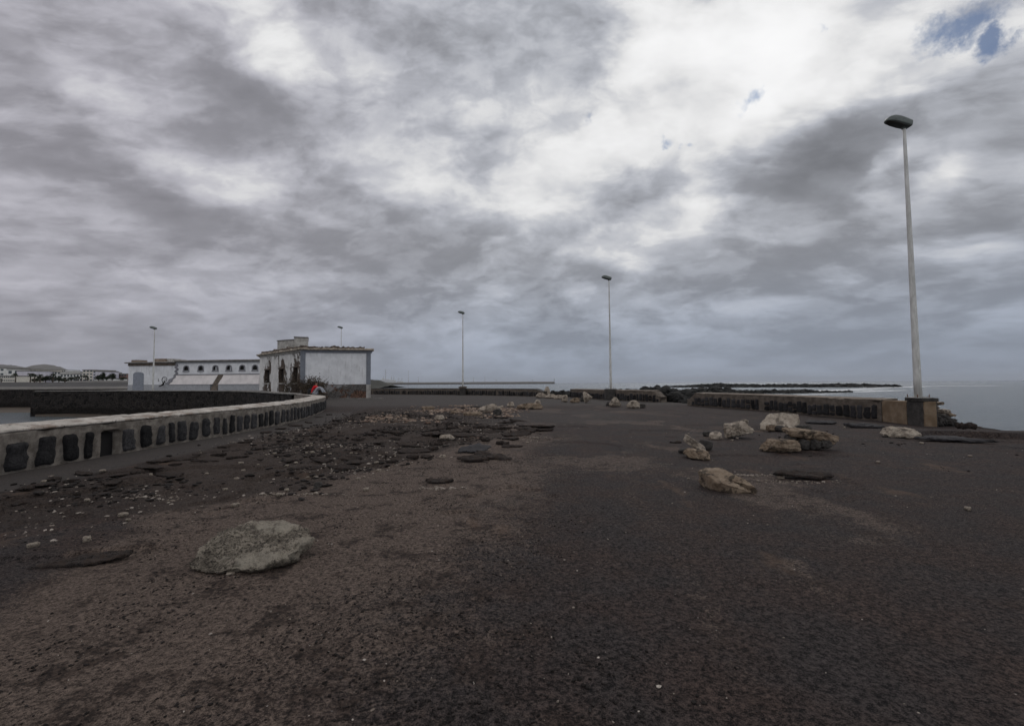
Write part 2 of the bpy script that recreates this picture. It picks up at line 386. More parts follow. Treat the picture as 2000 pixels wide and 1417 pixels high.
def m_rubblewall(t, o, b, g):
    w = t.vm('ADD', o, t.vm('SCALE', t.noise(o, 2.5, 3, .5, color=True), sc=.35))
    w2 = t.mapping(w, (0, 0, 0), (0, 0, 0), (1, 1, 1.15))
    e = t.vor(w2, 2.1, 'DISTANCE_TO_EDGE', .85); cc = t.vor(w2, 2.1, 'F1', .85, 'Color')
    s = t.new('ShaderNodeSeparateColor'); t.l.new(cc, s.inputs[0])
    st = t.mix(s.outputs[0], (.006, .0055, .006), (.040, .035, .033))
    n = t.noise(o, 12, 5, .65); st = t.mix(t.mr(n, .4, .65, 0, .6), st, (.012, .010, .009))
    mo = t.mix(n, (.035, .03, .026), (.085, .073, .062))
    c = t.mix(t.mr(e, .055, .02), st, mo)
    sp = t.new('ShaderNodeSeparateXYZ'); t.l.new(o, sp.inputs[0])
    wet = t.mr(t.m('ADD', sp.outputs[2], t.m('MULTIPLY', t.noise(o, .8, 3), .8)), -1.15, -.85, 1, 0)
    c = t.mix(t.m('MULTIPLY', wet, .75), c, (.010, .0075, .006))
    return c, t.m('MULTIPLY', t.mr(e, 0, .14), 1.0), .12
RUBWALL = material('rubble_masonry', m_rubblewall, .92, .2)

def plaster(nm, base, peelc=(.085, .065, .052), stain=.35):
    def fn(t, o, b, g):
        a = attr(t, 'peel'); n = t.noise(o, 1.1, 7, .6); n2 = t.noise(o, 9, 6, .7)
        streak = t.noise(t.mapping(o, scale=(3.5, 3.5, .5)), 1.5, 6, .65)
        c = t.mix(t.mr(n, .3, .7), tuple(x * .84 for x in base), tuple(x * 1.04 for x in base))
        c = t.mix(t.mr(streak, .5, .75, 0, stain), c, (.20, .19, .175))
        c = t.mix(t.mr(n2, .62, .75, 0, stain), c, (.22, .205, .18))
        f = t.m('ADD', t.m('MULTIPLY', a.outputs['Fac'], .8), t.m('ADD', t.m('MULTIPLY', t.m('SUBTRACT', n2, .5), 1.1), t.m('MULTIPLY', t.m('SUBTRACT', t.noise(t.mapping(o, scale=(1, 1, .5)), 3.0, 6, .6), .5), 1.3)))
        pc = t.mix(t.mr(t.noise(o, 5, 6, .7), .35, .65), tuple(x * .45 for x in peelc), tuple(x * 1.6 for x in peelc))
        c = t.mix(t.mr(f, .46, .53), c, pc)
        return c, t.mr(f, .46, .6, 1, 0), .03
    return material(nm, fn, .85, .25)
PLASTER = plaster('white_plaster', (.80, .81, .83))
PLASTER2 = plaster('white_plaster_streaked', (.70, .69, .67), stain=.5)
PLASTPINK = plaster('cream_plaster', (.78, .735, .72), stain=.2)
def m_plinth(t, o, b, g):
    n = t.noise(o, .55, 5, .6); n2 = t.noise(t.vm('ADD', o, (3, 3, 3)), 1.1, 6, .65); n3 = t.noise(o, 7, 6, .7); sp = t.new('ShaderNodeSeparateXYZ'); t.l.new(o, sp.inputs[0])
    c = t.mix(t.mr(n3, .35, .65), (.070, .064, .060), (.16, .15, .14)); c = t.mix(t.mr(n, .50, .56, 0, .85), c, t.mix(n3, (.20, .19, .19), (.42, .41, .41)))
    low = t.mr(sp.outputs[2], .35, 1.35, 1, 0); right = t.mr(sp.outputs[0], -20.0, -18.6)
    f = t.m('ADD', n2, t.m('MULTIPLY', t.m('MULTIPLY', low, right), .22))
    c = t.mix(t.mr(f, .55, .62, 0, .9), c, t.mix(t.mr(n3, .4, .6), (.045, .028, .020), (.20, .11, .075)))
    return c, t.m('ADD', n3, t.mr(f, .55, .62, 1, 0)), .03
PLINTH = material('grey_plinth', m_plinth, .9, .2)
GREYPAINT = simple('grey_paint', (.20, .215, .245), .15, 3)
PALEGREY = simple('pale_grey_paint', (.36, .37, .39), .18, 4)
SURROUND = simple('window_surround_grey', (.22, .22, .24), .2, 5)
BROWNC = simple('rusty_cornice', (.13, .105, .085), .5, 2.5, bump=.02, bscale=8)
CREAMC = simple('broken_tile_cream', (.34, .29, .235), .5, 2.2, bump=.03, bscale=6)
BLACK = simple('dark_interior', (.012, .011, .010), .3, 5)
DOORBLUE = simple('blue_grey_door', (.25, .27, .31), .18, 4)
SPRAY = simple('black_spray_paint', (.05, .05, .055), .2, 5)
ROOFBOX = simple('brown_roof_render', (.24, .19, .15), .3, 3)
ROOFGREY = simple('roof_render_grey', (.38, .365, .34), .35, 2.5)
RUST = simple('rust', (.12, .05, .025), .4, 20)
def m_pole(t, o, b, g):
    n = t.noise(t.mapping(o, scale=(4, 4, .9)), 2.2, 6, .65); n2 = t.noise(o, 40, 4)
    c = t.mix(t.mr(n, .35, .7), (.52, .52, .49), (.74, .74, .71))
    c = t.mix(t.mr(t.noise(t.mapping(o, (2, 7, 1), scale=(6, 6, 1.6)), 2.4, 7, .7), .63, .70, 0, .8), c, (.16, .075, .045))
    return c, n2, .001
POLE = material('painted_pole', m_pole, .5, .4)
HEAD = simple('lamp_housing_grey_green', (.13, .15, .14), .2, 6, .5, .4, .002)
LENS = simple('dirty_lamp_lens', (.028, .026, .022), .3, 8, .35, .5, .001)
METAL = simple('galvanised_metal', (.32, .31, .29), .3, 10, .5, .5, .001)

def m_water(t, o, b, g):
    mp = t.mapping(o, rot=(0, 0, .5), scale=(1, 2.0, 1))
    d = t.vm('LENGTH', o)
    n1 = t.noise(mp, .35, 6, .62); n2 = t.noise(mp, 2.2, 4, .6); n3 = t.noise(mp, .05, 3, .5)
    h = t.m('ADD', t.m('MULTIPLY', n1, 1.0), t.m('MULTIPLY', n2, .5)); h = t.m('ADD', h, t.m('MULTIPLY', n3, 2.0))
    fo = attr(t, 'foam'); fn_ = t.noise(t.mapping(o, scale=(.5, 1.2, 1)), .5, 7, .7)
    f = t.mr(t.m('ADD', fo.outputs['Fac'], t.m('MULTIPLY', t.m('SUBTRACT', fn_, .5), 1.6)), .5, .72)
    f = t.m('MULTIPLY', f, t.mr(fo.outputs['Fac'], 0.0, .15))
    c = t.mix(t.noise(o, .02, 4), (.085, .105, .115), (.13, .15, .16))
    t.put(b.inputs['Roughness'], t.mr(f, 0, 1, .18, .9))
    b.inputs['IOR'].default_value = 1.333
    return t.mix(f, c, (.80, .82, .83)), h, .75
WATER = material('sea_water', m_water, .2, .5)

# ------------------------------------------------------------------ paths
class Path:
    def __init__(s, pts, step=.08):
        p = [np.array(q, float) for q in pts]; p = [2 * p[0] - p[1]] + p + [2 * p[-1] - p[-2]]; o = []
        for i in range(1, len(p) - 2):
            a, b, c, d = p[i-1:i+3]; n = max(4, int(np.linalg.norm(c - b) / .05))
            for k in range(n):
                u = k / n; o.append(.5 * ((2*b) + (c-a)*u + (2*a-5*b+4*c-d)*u*u + (3*b-3*c+d-a)*u**3))
        o.append(p[-2]); o = np.array(o); L = np.r_[0, np.cumsum(np.linalg.norm(np.diff(o, axis=0), axis=1))]
        s.len = L[-1]; n = int(s.len / step) + 1; s.s = np.linspace(0, s.len, n)
        s.xy = np.stack([np.interp(s.s, L, o[:, 0]), np.interp(s.s, L, o[:, 1])], -1)
        t = np.gradient(s.xy, axis=0); t /= np.linalg.norm(t, axis=1)[:, None]; s.t = t; s.nr = np.stack([t[:, 1], -t[:, 0]], -1)
    def at(s, v):
        x = np.interp(v, s.s, s.xy[:, 0]); y = np.interp(v, s.s, s.xy[:, 1])
        nx = np.interp(v, s.s, s.nr[:, 0]); ny = np.interp(v, s.s, s.nr[:, 1]); return x, y, nx, ny
    def s_at_y(s, y): return float(s.s[np.argmin(abs(s.xy[:, 1] - y))])
# nr is the right-hand side when walking along the path
LEFT = Path([(-9.2,-9),(-9.15,-2),(-9.1,4),(-9.12,8),(-9.08,12),(-9.1,16),(-9.35,19.5),(-9.95,22.6),(-11.0,26.4),(-12.4,30.2),(-14.6,33.4),
             (-17.5,37),(-21.2,41.5),(-25.4,46.5),(-30.4,51.6),(-37,55.3),(-47,58.6),(-56,60.6),(-62.6,60.6)])
RNEAR = Path([(12.05,31.4),(12.8,28.6),(13.75,25.3),(14.2,22.3),(14.45,19.6),(14.7,17.9)])
RMID = Path([(6.3,49.6),(7.6,45.4),(9.3,41),(11.1,37.6),(11.75,36.3)])
RFAR = Path([(-26,70.5),(-18,67.2),(-6.5,61.6),(-1.5,57.6),(3.6,52.6)])

# ------------------------------------------------------------------ ground
EDGE_R = np.array([(-12, 15.4), (12, 15.55), (14, 15.7), (15.6, 16.3), (16.6, 16.4), (18, 15.6), (22, 15.2), (26, 14.7), (31.5, 13.2), (36.3, 12.9), (41, 10.4), (45.4, 8.7), (49.6, 7.3), (52.6, 4.7), (57.6, -.3), (61.6, -5.4), (67.2, -17), (70.5, -25)])
def edge_r(y): return np.interp(y, EDGE_R[:, 0], EDGE_R[:, 1])
def ground_h(x, y):
    h = .05 * (fbm2(x, y, .12, 3, 5) - .5)
    brk = broken(x, y)
    n = fbm2(x, y, 1.5, 5, 21); n2 = fbm2(x * .8, y * 1.1, .55, 5, 33)
    h = h - .055 * brk * sst(.50, .53, n) - .03 * sst(.66, .68, n2) * sst(30, 22, y) * sst(3, 5, y + abs(x))
    h = h + .012 * (fbm2(x, y, 5, 4, 8) - .5) + brk * .09 * (fbm2(x, y, 6, 5, 9, .6) - .5)
    # curled asphalt edge at the left foreground
    yl = 4.35 + .25 * (fbm2(x, y, .9, 3, 77) - .5) * 2 + .10 * (x + 4.2)
    h = h + .035 * sst(-3.2, -3.7, x) * sst(yl - .02, yl + .03, y) * sst(yl + 1.1, yl + .3, y)
    # raised, undermined slab edges at the right by the missing wall
    yr = 13.1 - .33 * (x - 12) + .3 * (fbm2(x, y, .8, 3, 71) - .5)
    h = h + .16 * sst(10.8, 12.2, x) * sst(yr - .03, yr + .03, y) * sst(yr + 2.6, yr + .5, y)
    return h
def broken(x, y):
    e = fbm2(x, y, .22, 4, 3)
    a = sst(-8.3, -7.1, x + 1.3 * (e - .5) - np.interp(y, [0, 19, 26, 33], [0, 0, -1.2, -2.5])) * sst(1.2, -.8, x + 3 * (e - .5) + np.interp(y, [5, 8, 14, 22, 33], [4.6, 3.6, 0, 1.2, 3.5]))
    a = a * sst(4.3, 7.2, y - .45 * (x + 4) + 2 * (e - .5)) * sst(34, 27, y)
    return a
def hxy(x, y): return float(ground_h(np.array([float(x)]), np.array([float(y)]))[0])
def build_ground():
    ys = [-12.]; 
    while ys[-1] < 72: y = ys[-1]; ys.append(y + (.6 if y < 0 else .035 if y < 3 else max(.035, .0095 * y)))
    xs = [-34.]
    while xs[-1] < 17.5:
        x = xs[-1]; xs.append(x + (.8 if x < -17 else .12 if x < -10 else .055 if x < -6 else .038 if x < 4 else .06 if x < 16.6 else .1))
    X, Y = np.meshgrid(np.array(xs), np.array(ys)); ny, nx = X.shape
    Z = ground_h(X, Y)
    sand = sst(-4.6, -3.2, X + 1.6 * (fbm2(X, Y, .35, 4, 12) - .5) + np.interp(Y, [0, 5, 8, 14], [0, 0, 2.6, 4])) * \
           sst(2.9, -1.6, X + 3.6 * (fbm2(X, Y, .45, 5, 13, .6) - .5) + np.interp(Y, [0, 2, 4, 8, 14, 18], [1.7, 1.5, .9, .2, -.6, 0])) * sst(21, 15, Y)
    sand = sand * (.7 + .45 * fbm2(X, Y, .5, 4, 14))
    sand = np.maximum(sand, .60 * sst(.50, .66, fbm2(X, Y * .8, .55, 5, 19, .6)) * sst(-1, 1, X) * sst(11, 6, X))
    sand = np.maximum(sand, .34 * np.exp(-((X - 1.55 - .13 * (Y - 5) - .35 * (fbm2(X, Y, .5, 3, 41) - .5)) / (.16 + .02 * Y)) ** 2) * (.5 + fbm2(X, Y, 1.2, 4, 42)) * sst(14, 9, Y))
    sand = np.maximum(sand, .36 * sst(.5, .62, fbm2(X * .35, Y, .6, 4, 29)) * sst(6, 9, X) * sst(8.5, 10, Y) * sst(17, 14, Y))
    brk = broken(X, Y)
    tar = sst(-7.2, -8.0, X - np.interp(Y, [0, 19, 26, 33], [0, 0, -1.2, -2.5])) * sst(30, 22, Y) + sst(-2.5, -1, X) * sst(7.5, 4.5, X) * sst(15, 19, Y) * sst(31, 25, Y) * .55
    tar = np.maximum(tar, .8 * sst(26, 36, Y))
    V = np.stack([X, Y, Z], -1).reshape(-1, 3); idx = np.arange(nx * ny).reshape(ny, nx)
    q = np.stack([idx[:-1, :-1], idx[:-1, 1:], idx[1:, 1:], idx[1:, :-1]], -1).reshape(-1, 4)
    cx = ((X[:-1, :-1] + X[1:, 1:]) / 2).ravel(); cy = ((Y[:-1, :-1] + Y[1:, 1:]) / 2).ravel()
    i = LEFT.s < 56
    lx = np.interp(cy, LEFT.xy[i, 1], LEFT.xy[i, 0])
    rag = .28 * (fbm2(cx, cy, 1.6, 3, 51) - .5)
    keep = (cx > lx - .25) & (cx < edge_r(cy) + rag)
    q = q[keep]; used = np.zeros(len(V), bool); used[q.ravel()] = True; rm = np.cumsum(used) - 1
    me = npmesh('pier_ground', V[used], rm[q].astype(np.int32), True, {'mask': np.stack([sand.ravel()[used], brk.ravel()[used], tar.ravel()[used]], -1)})
    tag(link('pier_ground', me, GROUND), kind='structure')
build_ground()
# seawall face under the right edge
def build_seawall():
    ys = np.arange(-12, 70.6, .25); zs = np.linspace(-.02, -3.4, 16); V = []; 
    for z in zs:
        for y in ys:
            x = edge_r(y) - .12 + .1 * (-z); V.append((x + .3 * (mnoise.noise((x, y, z * 1.4)) ), y, z))
    n = len(ys); idx = np.arange(len(V)).reshape(len(zs), n)
    q = np.stack([idx[:-1, :-1], idx[:-1, 1:], idx[1:, 1:], idx[1:, :-1]], -1).reshape(-1, 4)
    tag(link('seawall', npmesh('seawall', V, q), RUBWALL), kind='structure')
build_seawall()
# raised quay on the far side of the harbour basin
def build_quay():
    i = (LEFT.s > LEFT.s_at_y(51.6)); pl = [(float(a), float(b)) for a, b in LEFT.xy[i][::6]]
    pl = [(x, y + .3) for x, y in pl]
    poly = [(-29.8, 52.4)] + pl + [(-62.1, 61.2), (-62.1, 78.6), (-125, 79.6), (-125, 108), (-36, 108), (-31, 72), (-30, 62)]
    n = len(poly); V = [(x, y, .80) for x, y in poly] + [(x, y, -3.2) for x, y in poly]
    F = [tuple(range(n))] + [(k, k + n, (k + 1) % n + n, (k + 1) % n) for k in range(n)]
    mb = MB().add(V, F); tag(mb.build('quay_ground', simple('quay_concrete', (.20, .19, .18), .3, 1)), kind='structure')
    # main building ground patch
build_quay()
def build_water():
    def ax(core0, core1, st, lo, hi):
        a = list(np.arange(core0, core1 + .1, st)); s = st
        while a[-1] < hi: s *= 1.5; a.append(min(a[-1] + s, hi))
        s = st
        while a[0] > lo: s *= 1.5; a.insert(0, max(a[0] - s, lo))
        return np.array(a)
    X, Y = np.meshgrid(ax(-20, 480, 4, -45000, 45000), ax(100, 520, 3, -3000, 60000)); ny, nx = X.shape
    # surf breaking round the rocks and on the bar to the right
    A = W(1560, 764, -2.45); B = W(1750, 766, -2.45)
    foam = np.zeros_like(X)
    def seg(p0, p1, wd, amp):
        p0 = np.array(p0[:2]); d = np.array(p1[:2]) - p0; L = (d ** 2).sum(); u = np.clip(((X - p0[0]) * d[0] + (Y - p0[1]) * d[1]) / L, 0, 1)
        r = np.hypot(X - p0[0] - u * d[0], Y - p0[1] - u * d[1]); return amp * np.exp(-(r / wd) ** 2)
    for (a, b, c, d, w, am) in [(1180,755,1330,756,9,.5),(1590,763,1700,759.5,11,.95),(1660,765,1750,762,8,.75),(1700,757,1790,755,12,.8),(1560,771,1630,768,6,.65),(1795,754,1835,753.6,9,.85),(1850,753.4,1945,752.6,9,.75),(1480,757,1560,757,9,.35)]:
        foam = np.maximum(foam, seg(W(a, b, -2.45), W(c, d, -2.45), w, am))
    V = np.stack([X, Y, np.full_like(X, -2.45)], -1).reshape(-1, 3); idx = np.arange(nx * ny).reshape(ny, nx)
    q = np.stack([idx[:-1, :-1], idx[:-1, 1:], idx[1:, 1:], idx[1:, :-1]], -1).reshape(-1, 4)
    tag(link('sea', npmesh('sea', V, q, True, {'foam': foam.ravel()}), WATER), kind='structure')
build_water()

# ------------------------------------------------------------------ parapet walls
def wall(label, path, side, ztf, ztb, thick, s0, s1, body_m, cope_m, stones, topfn=None, cope_rng=None, holes=(), seed=0, name='parapet_wall', group=None, cat='wall', zbase=-.12, cope_t=.055, amp=.03):
    """side=+1: the faced side is to the right of the path"""
    rng = random.Random(seed)
    root = empty(name, (0, 0, 0)); tag(root, label, cat, group)
    ss = path.s[(path.s >= s0) & (path.s <= s1)]
    x, y, nx, ny = path.at(ss); nx = nx * side; ny = ny * side
    top = topfn(ss) if topfn else np.zeros_like(ss)
    def profile(prof, ss_, x_, y_, nx_, ny_, dz, a, sd, closed=True):
        pts = np.array(prof)                          # (offset towards side, z)
        n, k = len(ss_), len(pts)
        off = np.repeat(pts[None, :, 0], n, 0); zz = np.repeat(pts[None, :, 1], n, 0)
        zz = np.where(zz > .2, zz + dz[:, None] * (zz / ztf), zz)
        for (h0, h1, hz0, hz1) in holes:
            m_ = (ss_[:, None] > h0) & (ss_[:, None] < h1) & (zz > hz0) & (zz < hz1) & (off > -.05); off = np.where(m_, off - .4, off)
        q3 = np.stack([np.repeat(ss_[:, None], k, 1), off * 2.0 + 0 * zz, zz], -1)
        d1 = fbm(q3, 5, 4, sd) - .5; d2 = fbm(q3 + 31, 7, 4, sd + 9) - .5; d3 = fbm(q3 + 11, 1.1, 3, sd + 5) - .5
        chips = sst(.60, .72, fbm(q3 + 77, 2.2, 4, sd + 3))
        off = off + a * 1.1 * d1 + a * d3 * 1.2 - a * 1.4 * chips * (zz > ztf - .16)
        zz = zz + a * 1.2 * d2 * (zz > .0) - a * 1.3 * chips * (zz > ztf - .16)
        V = np.stack([x_[:, None] + nx_[:, None] * off, y_[:, None] + ny_[:, None] * off, zz], -1).reshape(-1, 3)
        idx = np.arange(n * k).reshape(n, k)
        q = np.stack([idx[:-1], np.roll(idx, -1, 1)[:-1], np.roll(idx, -1, 1)[1:], idx[1:]], -1)
        if not closed: q = q[:, :-1]
        F = [tuple(f) for f in q.reshape(-1, 4)] + [tuple(idx[0]), tuple(idx[-1][::-1])]
        return V, F
    nz = 22; zt = ztf - cope_t
    prof = [(0, z) for z in np.linspace(zbase, zt, nz)] + [(-thick * .5, zt + (ztb - ztf) * .5), (-thick, zt + ztb - ztf), (-thick, zbase)]
    V, F = profile(prof, ss, x, y, nx, ny, top, amp, seed * 7 + 1)
    link('wall_body', npmesh('wall_body', V, F), body_m, root)
    c0, c1 = cope_rng or (s0, s1); m = (ss >= c0) & (ss <= c1)
    cp = [(.012, zt + .008), (.016, zt + cope_t * .6), (.008, ztf)] + [(.006 - (thick + .02) * u, ztf + (ztb - ztf) * u) for u in (.1, .25, .4, .55, .7, .85, 1)] + [(-thick - .02, zt + ztb - ztf + .015)]
    V, F = profile(cp, ss[m], x[m], y[m], nx[m], ny[m], top[m], amp * .6, seed * 7 + 2)
    link('coping', npmesh('coping', V, F), cope_m, root)
    # facing stones
    AV = []; AF = []; T = []; b = 0; gu, gv = 9, 12
    for (a0, a1, z0, z1) in stones(rng, path, s0, s1):
        if any(a1 > h0 + .05 and a0 < h1 - .05 for (h0, h1, _, _) in holes): continue
        px_, py_, nx_, ny_ = path.at((a0 + a1) / 2); dz = float(topfn(np.array([a0])).min()) if topfn else 0
        if z1 + dz < z0 + .12: continue
        z1 = z1 + dz
        sd = rng.random() * 100; tone = rng.random(); lean = rng.uniform(-.03, .03); taper = rng.uniform(.78, 1.0); bul = rng.uniform(.01, .03); ex = rng.uniform(5, 11)
        for j in range(gv):
            for i in range(gu):
                u = -1 + 2 * i / (gu - 1); v = -1 + 2 * j / (gv - 1)
                r = (abs(u) ** ex + abs(v) ** ex) ** (1 / ex); mx = max(abs(u), abs(v))
                f = mx / r if r > 0 else 1
                wx = u * f * (taper if v > 0 else 1); wv = v * f
                sx = (a0 + a1) / 2 + wx * (a1 - a0) / 2 + lean * v; zz = (z0 + z1) / 2 + wv * (z1 - z0) / 2
                nn = mnoise.noise((sx * 7, zz * 7, sd)); n2 = mnoise.noise((sx * 18, zz * 18, sd))
                o = .034 + bul * .8 * (1 - mx ** 5) - .10 * (mx > .99) + .030 * nn * (1 - mx ** 8) + .016 * n2 + max(0, amp - .03) * 1.2
                sx += .026 * mnoise.noise((zz * 9, sd, sx * 5)); zz += .030 * mnoise.noise((sx * 9, sd + 4, zz * 5))
                X, Y, NX, NY = path.at(sx); AV.append((X + NX * side * o, Y + NY * side * o, zz)); T.append(tone)
        for j in range(gv - 1):
            for i in range(gu - 1): AF.append((b + j*gu + i, b + j*gu + i + 1, b + (j+1)*gu + i + 1, b + (j+1)*gu + i))
        b += gu * gv
    if AV: link('facing_stones', npmesh('facing_stones', AV, AF, True, {'tone': np.array(T)}), BASALT, root)
    return root
sC = LEFT.s_at_y(10.12)
def st_left(rng, p, s0, s1):
    o = []; s = s0 + .1
    while s < s1:
        if sC - .36 < s < sC + .50: s = sC + .50
        near = s < sC + 1.4
        w = rng.uniform(.30, .43) if rng.random() > .22 else rng.uniform(.20, .26)
        if s < sC - .3: w = min(w, sC - .02 - s); g = rng.uniform(.06, .11) if near else rng.uniform(.02, .06)
        o.append((s, s + w, rng.uniform(.0, .05), rng.uniform(.56, .645))); s += w + g
    return o
S34 = LEFT.s_at_y(35.0); S52 = LEFT.s_at_y(51.6)
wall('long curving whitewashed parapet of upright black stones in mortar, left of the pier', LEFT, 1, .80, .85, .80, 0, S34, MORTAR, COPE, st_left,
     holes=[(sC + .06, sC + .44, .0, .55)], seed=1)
mb = MB(); x_, y_, nx_, ny_ = LEFT.at(sC + .25); mb.box((x_ - .25, y_ - .15, .0), (x_ - .10, y_ + .15, .52)); mb.build('cavity_shade', simple('cavity_shade_black', (.006, .005, .005), .3), bpy.data.objects['parapet_wall'])  # black box filling the hole, its colour stands in for the shade inside
# far side of the basin: continuation of the curve, seen from its harbour side, down to the water
def far_basin(label, pts, ztop, thick, capm, seed, zb=-3.1, name='harbour_wall'):
    p = Path(pts, .3); root = empty(name); tag(root, label, 'wall')
    n = len(p.s); zs = np.linspace(ztop - .13, zb, 20); V = []; offs = []
    for k in range(n):
        zt = np.interp(p.s[k] / p.len, [0, .5, 1], ztop if hasattr(ztop, '__len__') else [ztop] * 3) if False else ztop
        for z in zs:
            w = .10 * mnoise.noise((p.xy[k, 0] * 1.2, p.xy[k, 1] * 1.2, z * 1.5)) + .12 * (ztop - z) * .35
            V.append((p.xy[k, 0] + p.nr[k, 0] * w, p.xy[k, 1] + p.nr[k, 1] * w, z))
        V.append((p.xy[k, 0] - p.nr[k, 0] * thick, p.xy[k, 1] - p.nr[k, 1] * thick, ztop - .13)); V.append((p.xy[k, 0] - p.nr[k, 0] * thick, p.xy[k, 1] - p.nr[k, 1] * thick, zb))
    m = len(zs) + 2; idx = np.arange(n * m).reshape(n, m); r = np.roll(idx, -1, 1)
    F = [tuple(f) for f in np.stack([idx[:-1], r[:-1], r[1:], idx[1:]], -1).reshape(-1, 4)] + [tuple(idx[0][::-1]), tuple(idx[-1])]
    link('wall_body', npmesh('wall_body', V, F), RUBWALL, root)
    V = []; prof = [(.06, -.125), (.07, -.02), (.05, 0), (-thick * .5, .01), (-thick - .03, 0), (-thick - .04, -.12)]
    for k in range(n):
        j = .02 * mnoise.noise((p.s[k] * .8, 3, seed))
        for (o, z) in prof: V.append((p.xy[k, 0] + p.nr[k, 0] * (o + j), p.xy[k, 1] + p.nr[k, 1] * (o + j), ztop + z + j * .6))
    m = len(prof); idx = np.arange(n * m).reshape(n, m); r = np.roll(idx, -1, 1)
    F = [tuple(f) for f in np.stack([idx[:-1], r[:-1], r[1:], idx[1:]], -1).reshape(-1, 4)] + [tuple(idx[0][::-1]), tuple(idx[-1])]
    link('coping', npmesh('coping', V, F), capm, root)
def offs(path, s0, s1, d, k=10):
    i = (path.s >= s0) & (path.s <= s1); q = path.xy[i] + path.nr[i] * d; q = q[::-k]; return [tuple(map(float, a)) for a in q]
DKCAP = concrete('dull_coping', (.16, .15, .14), (.26, .245, .225), sc=1.5, darkamt=.4)
pts = offs(LEFT, S34 + .1, LEFT.len, -.8, 30)        # walked backwards, so its right side looks at the basin
far_basin('dark basalt harbour wall curving round the far side of the basin, in front of the white buildings', pts, .88, .75, DKCAP, 3)
c = pts[0]
far_basin('dark harbour wall set back further off at the far left edge of the picture', [(-125, 79), (-100, 78.5), (-80, 78), (-62.2, 77.8)], .98, .6, DKCAP, 5)
# return face at the corner of the basin wall
mb = MB(); mb.box((c[0] - .45, c[1] - .05, -3.1), (c[0] + .15, 77.9, .72)); e = mb.build('harbour_wall', RUBWALL)
tag(e, 'short side of the harbour wall running away from the basin corner', 'wall')
# sand and silt left bare at the foot of the harbour wall
def beach():
    V = []; n = 60; m = 14
    for i in range(n):
        f = i / (n - 1); q = pts[int(f * (len(pts) - 1))]; j = min(int(f * (len(pts) - 1)) + 1, len(pts) - 1)
        for k in range(m):
            g = k / (m - 1); w = 11 * sst(0, .3, f); V.append((q[0] + g * w * .55 + .3, q[1] - g * w * .85 - .1, -2.15 - g * .55 + .1 * mnoise.noise((q[0] * .5, q[1] * .5, g * 3))))
    idx = np.arange(n * m).reshape(n, m)
    q = np.stack([idx[:-1, :-1], idx[:-1, 1:], idx[1:, 1:], idx[1:, :-1]], -1).reshape(-1, 4)
    SAND = simple('wet_brown_sand', (.075, .058, .042), .3, .6, .7)
    tag(link('beach_sand', npmesh('beach_sand', V, q), SAND), kind='structure')
    V = [(-125, 77.6, -2.1), (-62, 77.6, -2.1), (-62, 70.5, -2.38), (-62.2, 66, -2.52), (-125, 66, -2.52), (-125, 70.5, -2.38)]
    me = npmesh('beach_sand', V, [(0, 5, 2, 1), (5, 4, 3, 2)], True)
    tag(link('beach_sand', me, SAND), kind='structure')
beach()

def st_r(lo, hi, wmin=.22, wmax=.40, z1a=.48, z1b=.66):
    def f(rng, p, s0, s1):
        o = []; s = s0 + .05
        while s < s1 - .2:
            w = rng.uniform(wmin, wmax); 
            if rng.random() > .03:
                if rng.random() < .25:
                    zm = rng.uniform(.2, .34); o.append((s, s + w, rng.uniform(.03, .08), zm - .02)); o.append((s, s + w, zm + .02, rng.uniform(z1a, z1b)))
                else: o.append((s, s + w, rng.uniform(.0, .06), rng.uniform(z1a, z1b)))
            s += w + rng.uniform(lo, hi) * .8
        return o
    return f
L = RNEAR.len
wall('nearest right-hand sea wall of black stones under an eroded brown coping, ending at the tall lamp', RNEAR, 1, .86, .90, .75, 0, L - .2, MORTARB, COPEB, st_r(.03, .07),
     topfn=lambda s: -.42 * sst(.9, .1, s) , cope_rng=(.75, L - .2), seed=2, amp=.045)
L = RMID.len
wall('middle section of sea wall with a broken end, behind the lamp standing at its centre', RMID, 1, .90, .94, .75, .0, L, MORTARB, COPEB, st_r(.03, .08),
     topfn=lambda s: -.45 * sst(L - .9, L, s), cope_rng=(0, L - .8), seed=3, amp=.05)
L2 = RFAR.len
wall('farthest low sea wall curving left behind the second lamp', RFAR, 1, .86, .9, .7, 0, L2, MORTARB, DARKCON, st_r(.04, .09), topfn=lambda s: -.3 * sst(L2 - 1.5, L2, s), seed=4, amp=.05)

